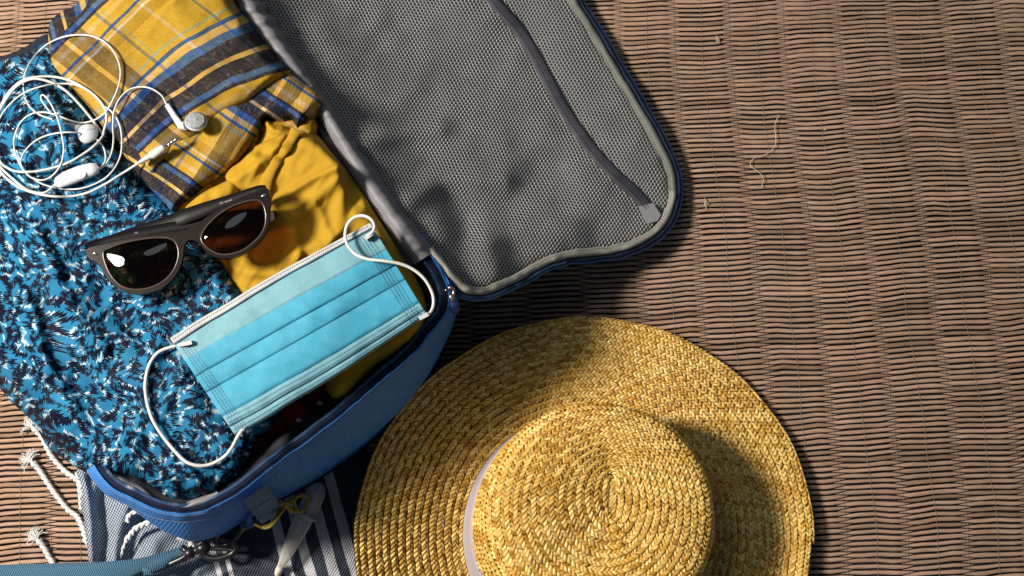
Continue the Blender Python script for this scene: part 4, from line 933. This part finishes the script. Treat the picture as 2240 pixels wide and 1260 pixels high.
cloth('towel_fabric', [(172, 1015), (176, 1060), (178, 1100), (186, 1150), (190, 1195), (196, 1240), (200, 1300), (205, 1420), (1000, 1420), (1000, 1200), (840, 1040), (770, 960), (600, 900), (400, 900), (250, 930)], ztow, M_TOWEL, towel, sp=6, skirt=.006, uvfun=uvt)
M_TAS = mottled('white_cotton_cord', (.72, .71, .69), .08, 200, .85, .0002, 1500)
def tassel(pts, tuft=True, r=.0021, flip=False, fan=1.0):
    p = spline(pts, 3); W = P(*p.T); rr = r
    mb = twist(W, rr, 105)
    if tuft:   # frayed end beyond the knot at the first point
        d = W[0] - W[4]; d /= np.linalg.norm(d); sd = np.cross(d, [0, 0, 1.])
        for k in range(60):
            a = random.gauss(0, .42) * fan; L = random.uniform(.006, .0118); st_ = W[0] + sd * random.uniform(-1, 1) * .0008; q = []
            cu_ = random.uniform(-1, 1) * .9
            for j in range(7):
                u = j / 6; an = a * min(1, u * 2.2) + cu_ * u * u * .9; q.append(st_ + d * L * u * math.cos(an) + sd * L * u * math.sin(an) + np.array([0, 0, .0012 * math.sin(u * 3.1) + random.uniform(-.0008, .0012)]))
            mb.add(*tube_data(np.array(q), .00028, 4))
        kn = []
        for j in range(26):
            a = j / 25 * 2 * math.pi * 2; kn.append(W[0] - d * (.0008 + .0022 * j / 25) + sd * math.cos(a) * .0019 + np.array([0, 0, math.sin(a) * .0017]))
        mb.add(*tube_data(np.array(kn), .0008, 5))
    return mb.build('tassel', M_TAS, towel)
tassel([(74, 936, .004), (92, 958, .003), (108, 990, .003), (124, 1012, .003), (146, 1034, .004), (166, 1048, .008), (176, 1058, .015), (178, 1080, .016)])
tassel([(72, 1012, .004), (86, 1028, .003), (108, 1062, .003), (130, 1092, .003), (150, 1116, .003), (164, 1126, .004), (172, 1136, .008), (182, 1160, .013), (190, 1190, .015)])
tassel([(84, 1182, .004), (94, 1194, .003), (106, 1216, .003), (118, 1236, .003), (124, 1262, .003), (130, 1290, .003)], fan=1.3)
tassel([(168, 1034, .012), (172, 1060, .014), (176, 1100, .014), (176, 1115, .014)], tuft=False, r=.0014)
tassel([(334, 1141, .034), (318, 1146, .033), (298, 1156, .031), (284, 1172, .029), (276, 1184, .028)], tuft=False, r=.0022)
tassel([(276, 1184, .027), (270, 1198, .026), (264, 1220, .024)], tuft=False, r=.0012)
tassel([(306, 1120, .032), (292, 1121, .032), (281, 1130, .030), (278, 1142, .029)], tuft=False, r=.0017)
tassel([(416, 1186, .020), (422, 1192, .019), (424, 1200, .018)], tuft=True, r=.0018, fan=.8)

# ================================================================== SHOULDER STRAP AND SNAP HOOK
strap = thing('shoulder_strap', 'blue webbing shoulder strap ending in a black plastic snap hook at the suitcase corner', 'strap', P(200, 1240, .02))
M_WEB = NT('webbing'); _u = M_WEB.uv(); _x, _y, _ = M_WEB.sep(_u)
_hw = M_WEB.m_('MULTIPLY', M_WEB.m_('SINE', M_WEB.m_('MULTIPLY', _x, 120.)), M_WEB.m_('SINE', M_WEB.m_('MULTIPLY', _y, 62.)))
M_WEB = M_WEB.fin(M_WEB.mix(M_WEB.mr(_hw, -1, 1), (.035, .11, .19), (.105, .23, .34)), .6, M_WEB.bump(_hw, .0006), .35)
wt = resample(spline([(-160, 1246, .020), (0, 1236, .026), (120, 1232, .034), (220, 1229, .040), (300, 1222, .040), (345, 1211, .037), (380, 1201, .034), (396, 1195, .033)], 5), 90)
wb = resample(spline([(-160, 1330, .014), (0, 1318, .020), (120, 1305, .030), (220, 1290, .036), (280, 1266, .037), (312, 1252, .036), (350, 1238, .034), (372, 1228, .031)], 5), 90)
def lerp3(u, dz): q = wt * (1 - u) + wb * u; q[:, 2] += dz; return q
strip('webbing', [lerp3(0, -.0016), lerp3(.01, 0), lerp3(.25, .0012), lerp3(.5, .0014), lerp3(.75, .0012), lerp3(.99, 0), lerp3(1, -.0016)], M_WEB, strap)
w2t = spline([(318, 1236, .0405), (350, 1220, .039), (384, 1204, .036), (404, 1196, .033), (410, 1203, .030)], 4); w2b = resample(spline([(332, 1254, .039), (360, 1243, .037), (382, 1232, .032), (398, 1224, .032), (404, 1225, .029)], 4), len(w2t))
strip('webbing_end', [w2t - [0, 0, .002], w2t, w2t * .5 + w2b * .5 + [0, 0, .0006], w2b, w2b - [0, 0, .002]], M_WEB, strap)
w3t = spline([(310, 1243, .0385), (335, 1233, .037), (362, 1222, .035)], 4); w3b = resample(spline([(314, 1259, .038), (342, 1256, .037), (366, 1244, .035)], 4), len(w3t))
strip('webbing_end', [w3t - [0, 0, .002], w3t, w3b, w3b - [0, 0, .002]], M_WEB, strap)
ptube('hook_bar', [(352, 1243, .031), (372, 1234, .033), (398, 1222, .034), (410, 1214, .034)], .0027, BLACK, strap, step=3, ns=10)
ptube('hook_bar', [(398, 1198, .033), (406, 1204, .035), (412, 1214, .034), (402, 1224, .033)], .0024, BLACK, strap, step=3, ns=10)
blob('hook_swivel', [(404, 1214, .034, .002), (408, 1213, .034, .0042), (422, 1207, .034, .0045), (424, 1206, .034, .0032), (432, 1204, .034, .0030), (434, 1203, .034, .0046), (446, 1198, .034, .0050), (456, 1194, .033, .0040), (460, 1192, .033, .0015)], BLACK, strap)
ptube('snap_hook', [(428, 1204, .034), (438, 1190, .036), (456, 1179, .037), (478, 1176, .037), (500, 1180, .036), (514, 1190, .035), (516, 1200, .034), (506, 1212, .033), (486, 1220, .033), (466, 1222, .033), (448, 1216, .033), (438, 1206, .034)], .0023, BLACK, strap, step=3, ns=10)
ptube('hook_gate', [(446, 1196, .035), (464, 1200, .034), (490, 1201, .034), (508, 1203, .034)], .0017, BLACK, strap, step=3, ns=8)
# D ring of the suitcase
ptube('d_ring', [(520, 1128, .060), (536, 1122, .062), (545, 1132, .058), (540, 1146, .052), (528, 1162, .044), (505, 1186, .036), (492, 1192, .034), (478, 1190, .035), (474, 1180, .038), (482, 1164, .046), (500, 1142, .055), (520, 1128, .060)], .0021, BLACK, case, step=3, ns=10)
ptube('ring_loop', [(556, 1118, .075), (548, 1130, .068), (546, 1142, .062), (552, 1150, .060)], .0026, M_BLUE, case, step=2, ns=8)
mb = MB()
for k in range(6):
    q = spline([(528 + k * 5, 1148 - k * 5, .056 + k * .002), (538 + k * 5, 1156 - k * 4, .060 + k * .001), (556 + k * 1, 1150 - k * 5, .062 + k * .0015)], 3); mb.add(*tube_data(P(*q.T), .0010, 5))
mb.build('ribbed_loop', mottled('grey_blue_cord', (.12, .17, .24), .1, rough=.7), case)
# loop tab sewn on the side
tp = np.array([(530, 1094), (583, 1061), (619, 1117), (571, 1146)], float)
g = []; 
for i in range(9):
    for j in range(7):
        u, v_ = i / 8, j / 6; q = (tp[0] * (1 - v_) + tp[1] * v_) * (1 - u) + (tp[3] * (1 - v_) + tp[2] * v_) * u
        g.append((q[0], q[1], .128 - .058 * u + .0022 * math.sin(math.pi * v_) + .004 * math.sin(math.pi * u) + (.0012 if u < .45 else 0)))
g = np.array(g); tv = P(*g.T)
mesh('side_loop', np.concatenate([tv, tv - [0, 0, .004]]), grid_faces(9, 7) + [tuple(63 + i for i in f[::-1]) for f in grid_faces(9, 7)], m_blue('light_blue_tape', (.10, .19, .36)), case, uv=np.concatenate([g[:, :2], g[:, :2]]) / 100)
stitches('loop_stitching', spline([(551, 1115, .1075), (566, 1107, .1090), (580, 1098, .1092), (598, 1085, .1075)], 4), 5, .0006, .0002, mottled('black_stitch', (.01, .012, .03), .1, rough=.9), case)

# ================================================================== CLEAR TUBE WITH YELLOW CORD
vial = thing('clear_plastic_tube', 'clear pointed plastic tube with round cap tied by a yellow rubber cord', 'tube', P(655, 1160, .02))
def m_clear():
    t = NT('clear_plastic'); t.fin((.92, .90, .86), .06, None, .6); t.b.inputs['Coat Weight'].default_value = .6
    tr = t.node('ShaderNodeBsdfTransparent'); tr.inputs[0].default_value = (.93, .92, .90, 1); gl = t.node('ShaderNodeBsdfGlossy'); gl.inputs['Roughness'].default_value = .07
    lw = t.node('ShaderNodeLayerWeight'); lw.inputs[0].default_value = .45
    m1 = t.node('ShaderNodeMixShader'); m2 = t.node('ShaderNodeMixShader')
    t.set(m1.inputs[0], t.m_('ADD', t.m_('MULTIPLY', lw.outputs['Facing'], .5), .12)); t.t.links.new(tr.outputs[0], m1.inputs[1]); t.t.links.new(gl.outputs[0], m1.inputs[2])
    df = t.node('ShaderNodeBsdfDiffuse'); df.inputs[0].default_value = (.80, .75, .70, 1)
    t.set(m2.inputs[0], t.m_('ADD', t.m_('MULTIPLY', lw.outputs['Facing'], .6), .28, clamp=True)); t.t.links.new(m1.outputs[0], m2.inputs[1]); t.t.links.new(df.outputs[0], m2.inputs[2])
    t.t.links.new(m2.outputs[0], t.out.inputs[0]); return t.m
M_CLR = m_clear()
A_ = np.array((697., 1066)); B_ = np.array((607., 1254)); ax_ = B_ - A_
def vr(L): return [(*(A_ + ax_ * f), .024 - .004 * f, r_ * 1.16) for f, r_ in L]
blob('tube_cap', vr([(-.05, .0006), (-.03, .0032), (.0, .0050), (.05, .0062), (.10, .0066), (.24, .0067), (.30, .0066)]), M_CLR, vial, ns=28)
blob('tube_collar', vr([(.292, .0060), (.296, .0078), (.318, .0084), (.335, .0084), (.345, .0076), (.347, .006)]), mottled('cloudy_plastic', (.42, .39, .34), .1, rough=.2), vial, ns=28)
blob('tube_body', vr([(.26, .0052), (.30, .0060), (.36, .0064), (.5, .0058), (.65, .0049), (.8, .0036), (.93, .0022), (1.0, .0013), (1.01, .0004)]), M_CLR, vial, ns=28)
blob('tube_insert', vr([(.12, .0028), (.14, .0046), (.34, .0046), (.37, .0030)]), M_CLR, vial, ns=20)
blob('tube_tip', vr([(.93, .0024), (.96, .0026), (1.02, .0017), (1.035, .0006)]), mottled('frosted_tip', (.62, .58, .53), .08, rough=.25), vial, ns=16)
M_YC = NT('yellow_rubber').fin((.42, .33, .03), .3, None, .5, Transmission_Weight=.35)
M_YC2 = NT('tan_rubber').fin((.33, .24, .07), .35, None, .5, Transmission_Weight=.3)
for k in range(5):
    dz = .001 * k; e_ = k * 3.2
    ptube('elastic_loop', [(612 + e_, 1112 - k, .076 + dz), (597, 1132 + 9 + e_ * .5, .080 + dz), (574 + e_ * .3, 1152 + e_ * .3, .082), (557 + e_ * .4, 1146, .082 - dz), (554 + e_ * .5, 1130 - e_ * .3, .060), (560 + e_, 1122, .062), (585, 1118, .060), (612, 1110 - e_ * .5, .068), (632, 1104 - k, .052)], .00085, M_YC2 if k % 2 else M_YC, vial, step=4, ns=7)
ptube('cord_knot', [(612, 1098, .060), (622, 1103, .055), (634, 1114, .050), (642, 1119, .046), (648, 1112, .044), (636, 1102, .046), (630, 1098, .048), (636, 1095, .049), (644, 1104, .047), (640, 1108, .048)], .0016, M_YC, vial, step=2, ns=8)
ptube('cord_loop', [(640, 1104, .047), (648, 1088, .044), (664, 1083, .041), (676, 1090, .039), (672, 1104, .038), (664, 1116, .038), (650, 1119, .041), (642, 1110, .045)], .0015, M_YC, vial, step=3, ns=8)

# ================================================================== STRAW HAT
hat = thing('straw_hat', 'wide brimmed woven straw sun hat with pale lilac ribbon on the mat', 'hat', P(1276, 1191, 0))
K = np.array([  # cx, cy, rx, ry, z
    (1276, 1191, 501, 501, .0075), (1276, 1189, 470, 470, .0095), (1277, 1184, 420, 420, .0110), (1279, 1175, 350, 350, .0115), (1280, 1170, 280, 280, .0115), (1279, 1168, 256, 256, .0125),
    (1280, 1167, 253, 253, .022), (1288, 1157, 251, 251, .045), (1301, 1143, 248, 250, .070), (1311, 1132, 246, 249, .088), (1315, 1129, 238, 241, .0955), (1318, 1124, 220, 224, .0995), (1322, 1116, 180, 188, .1025), (1328, 1106, 120, 134, .1030), (1334, 1094, 62, 84, .1020), (1337, 1086, 24, 50, .1010), (1337, 1086, 2, 26, .1008)])
K[4:, 4] = .0115 + (K[4:, 4] - .0115) * .70; mid = P(K[:, 0] - K[:, 2], K[:, 1], K[:, 4]); cen = P(K[:, 0], K[:, 1], K[:, 4]); rad = np.linalg.norm(mid - cen, axis=1)
prof = np.stack([rad, K[:, 4]], -1); sK = np.concatenate([[0], np.cumsum(np.linalg.norm(np.diff(prof, axis=0), axis=1))])
def hpos(s, th):
    s = np.asarray(s, float); th = np.asarray(th, float)
    # smooth interpolation of the profile
    def itp(k):
        e = .0035; return (np.interp(s - e, sK, K[:, k]) + 2 * np.interp(s, sK, K[:, k]) + np.interp(s + e, sK, K[:, k])) / 4
    cx, cy, rx, ry, z = [itp(k) for k in range(5)]
    br = np.clip(1 - s / sK[5], 0, 1)          # 1 at the outer edge, 0 at the crown
    ca, sa = np.cos(th), np.sin(th)             # th=0 right, +90 up in the photo
    z = z + br ** 1.3 * (.042 * np.exp(-((((th - R(160) + math.pi) % (2 * math.pi)) - math.pi) / .95) ** 2) + .004 * np.cos(3 * th + .6))
    z = z + .0050 * np.exp(-((br - .42) / .16) ** 2) * np.exp(-((((th + R(8) + math.pi) % (2 * math.pi)) - math.pi) / .55) ** 2) - .0060 * np.exp(-((br - .70) / .14) ** 2) * np.exp(-((((th + R(14) + math.pi) % (2 * math.pi)) - math.pi) / .50) ** 2)
    top = np.clip((s - sK[10]) / (sK[-1] - sK[10]), 0, 1)
    wb = np.where(s > sK[5], np.clip((sK[-1] - s) / .05, 0, 1), 1.)
    rr = 1 + .007 * np.sin(2 * th + 1.1 + s * 9) * wb + .0035 * np.sin(5 * th + s * 30) * wb + .002 * np.sin(17 * th + s * 60) * br
    z = z + top * .0005 * np.sin(2 * th + 2.2) + .0008 * vn(ca * 3 + s * 30, sa * 3, 121)
    return P(cx + rx * ca * rr, cy - ry * sa * rr, np.maximum(z, .003))
def hnorm(s, th):
    e = .0012; a = hpos(s + e, th) - hpos(s - e, th); b = hpos(s, th + .01) - hpos(s, th - .01)
    n = np.cross(b, a); n /= np.linalg.norm(n, axis=-1, keepdims=True) + 1e-12
    n *= np.where(n[..., 2:3] < -.02, -1, 1); return n
def m_straw(nm, c0, c1, c2):
    t = NT(nm); g = t.node('ShaderNodeNewGeometry'); ri = g.outputs['Random Per Island']; p = g.outputs['Position']
    col = t.ramp(ri, [(0, c0), (.35, c1), (.75, c2), (1., tuple(min(1, v * 1.25) for v in c2))])
    n = t.noise(p, 900, 3, .6).outputs[0]; col = t.mix(t.mr(n, .35, .7, .0, .35), col, tuple(v * .5 for v in c0))
    m = t.node('ShaderNodeMapping'); t.set(m.inputs[0], t.uv()); m.inputs['Scale'].default_value = (2, 14, 1)
    fib = t.noise(m.outputs[0], 2., 3).outputs[0]
    return t.fin(col, .36, t.bump(fib, .00025), .5, Coat_Weight=.08)
M_STRAW = m_straw('straw', (.44, .215, .026), (.70, .395, .060), (.84, .57, .165))
ROW = .0058; s0_ = .0022; nrow = int((sK[-1] - s0_) / ROW) + 1
base_s = np.linspace(0, sK[-1], 120); bt_ = np.linspace(0, 2 * math.pi, 160, endpoint=False)
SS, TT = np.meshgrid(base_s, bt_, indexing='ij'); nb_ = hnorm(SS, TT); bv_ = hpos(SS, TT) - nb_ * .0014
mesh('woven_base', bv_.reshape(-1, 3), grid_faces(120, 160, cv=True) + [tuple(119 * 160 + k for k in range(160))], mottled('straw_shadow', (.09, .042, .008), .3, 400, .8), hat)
for r_i in range(nrow):
    sc = s0_ + ROW * r_i
    th_ = np.linspace(0, 2 * math.pi, 400); pr = hpos(np.full(400, sc), th_); L = np.linalg.norm(np.diff(pr, axis=0), axis=1); cum = np.concatenate([[0], np.cumsum(L)]); total = cum[-1]
    pitch = .0034; nc = max(6, int(total / pitch)); mbv = []; mbu = []; F = []; base = 0
    for side in (-1, 1):
        jit = rng.uniform(-.12, .12, nc); a0 = (np.arange(nc) + (.5 if side > 0 else 0) + jit) * (total / nc)
        # 4 x 3 patch per plait: along (a) x across (b)
        ua = np.array([0, .36, .72, 1.06]); vb = np.array([0, .5, 1.])
        A, Bq = np.meshgrid(ua, vb, indexing='ij')
        slant = .72 + rng.uniform(-.15, .15, nc)
        aa = a0[:, None, None] + (A[None] * .98 + Bq[None] * slant[:, None, None]) * (total / nc)
        wj = rng.uniform(.9, 1.15, nc)[:, None, None]
        bb = side * (Bq[None] * .0029 * wj + .00003)
        hmid = np.array([.0001, .0011, .0012, .0000])[None, :, None] * np.array([.95, 1.1, .1])[None, None, :] + side * vb[None, None, :] * -.0007 + .0003
        tiltj = rng.uniform(-.0006, .0006, (nc, 1, 1)) * (A[None] - .5) + rng.uniform(-.0004, .0006, (nc, 1, 1)) * (Bq[None] - .3)
        hh = hmid + tiltj + rng.uniform(0, .0004, (nc, 1, 1)) - .0004 * (side > 0)
        th = np.interp(aa % total, cum, th_) + 2 * math.pi * np.floor(aa / total); ss = np.clip(sc + bb + ROW * 0, 0, sK[-1])
        # spiral drift
        ss = np.clip(ss + ROW * (th / (2 * math.pi) - .5), 0, sK[-1])
        pp = hpos(ss, th) + hnorm(ss, th) * (hh + .0006)[..., None]
        mbv.append(pp.reshape(-1, 3)); mbu.append(np.stack([aa * 100, np.broadcast_to(bb, aa.shape) * 100], -1).reshape(-1, 2))
        q = np.array([(i * 3 + j, (i + 1) * 3 + j, (i + 1) * 3 + j + 1, i * 3 + j + 1) for i in range(3) for j in range(2)])
        f = (q[None] + 12 * np.arange(nc)[:, None, None] + base).reshape(-1, 4)
        if side > 0: f = f[:, ::-1]
        F += f.tolist(); base += nc * 12
    mesh('straw_braid', np.concatenate(mbv), F, M_STRAW, hat, uv=np.concatenate(mbu))
mbc = MB()
for col_ in range(3):
    for k in range(9):
        cx_, cy_ = 1337 + (col_ - 1) * 8 + random.uniform(-1, 1), 1054 + k * 8 + (col_ % 2) * 4
        c = P(cx_, cy_, .0745 + random.uniform(-.0004, .0004) + (.0003 if col_ == 1 else 0)); sl = (.0010, .0018, -.0014)[col_] * random.uniform(.6, 1.2)
        mbc.add([c + [-.0019, -.0014 - sl, -.0004], c + [.0019, -.0016 + sl, -.0006], c + [.0020, .0014 + sl, .0004], c + [-.0018, .0016 - sl, .0003], c + [0, 0, .0008]], [(0, 1, 4), (1, 2, 4), (2, 3, 4), (3, 0, 4)], [[k, 0], [k, 1], [k + .2, 1], [k + .2, 0], [k + .1, .5]])
mbc.build('crown_centre', M_STRAW, hat)
# edge binding braid end and ribbon
rs = [(sK[5] - .001, .0016), (sK[5] + .001, .0022), (sK[5] + .012, .0022), (sK[5] + .024, .0022), (sK[5] + .0255, .0022), (sK[5] + .0262, .0006)]
V = []
for s_v, o_v in rs:
    th = bt_; V.append(hpos(np.full(160, s_v), th) + (lambda n: n / np.linalg.norm(n, axis=1, keepdims=True))(np.stack([np.cos(th), np.sin(th), .05 + 0 * th], -1)) * (o_v + .0009))
V = np.array(V)
mesh('hat_ribbon', V.reshape(-1, 3), grid_faces(len(rs), 160, cv=True), woven('lilac_ribbon', (.47, .42, .45), f=.4, rough=.6, bump=.00006, var=.05), hat, uv=np.stack([np.tile(bt_ * 8, len(rs)), np.repeat(np.arange(len(rs)) * .1, 160)], -1))
# ================================================================== SCRAPS ON THE MAT
for px_, py_, a_, lab in ((1805, 283, .3, 'tiny yellow straw chip lying on the mat right of the loose thread'), (1797, 1161, -.2, 'tiny yellow straw chip on the mat beside the right edge of the hat'), (1553, 778, .9, 'small pale fibre scrap on the mat above the right side of the hat')):
    c = P(px_, py_, .0022); d = np.array([math.cos(a_), math.sin(a_), 0]); n = np.array([-d[1], d[0], 0]); v = []
    for t_, w_ in ((-1, .3), (-.4, 1), (.3, .9), (1, .2)):
        for q in (-1, 0, 1): v.append(c + d * t_ * .0016 + n * q * w_ * .0005 + np.array([0, 0, .0003 * (1 - abs(q)) + .0002 * t_]))
    o = mesh('straw_chip', v, grid_faces(4, 3), M_STRAW, None, uv=np.zeros((12, 2))); o['label'] = lab; o['category'] = 'straw chip'; o['group'] = 'scraps lying on the mat'
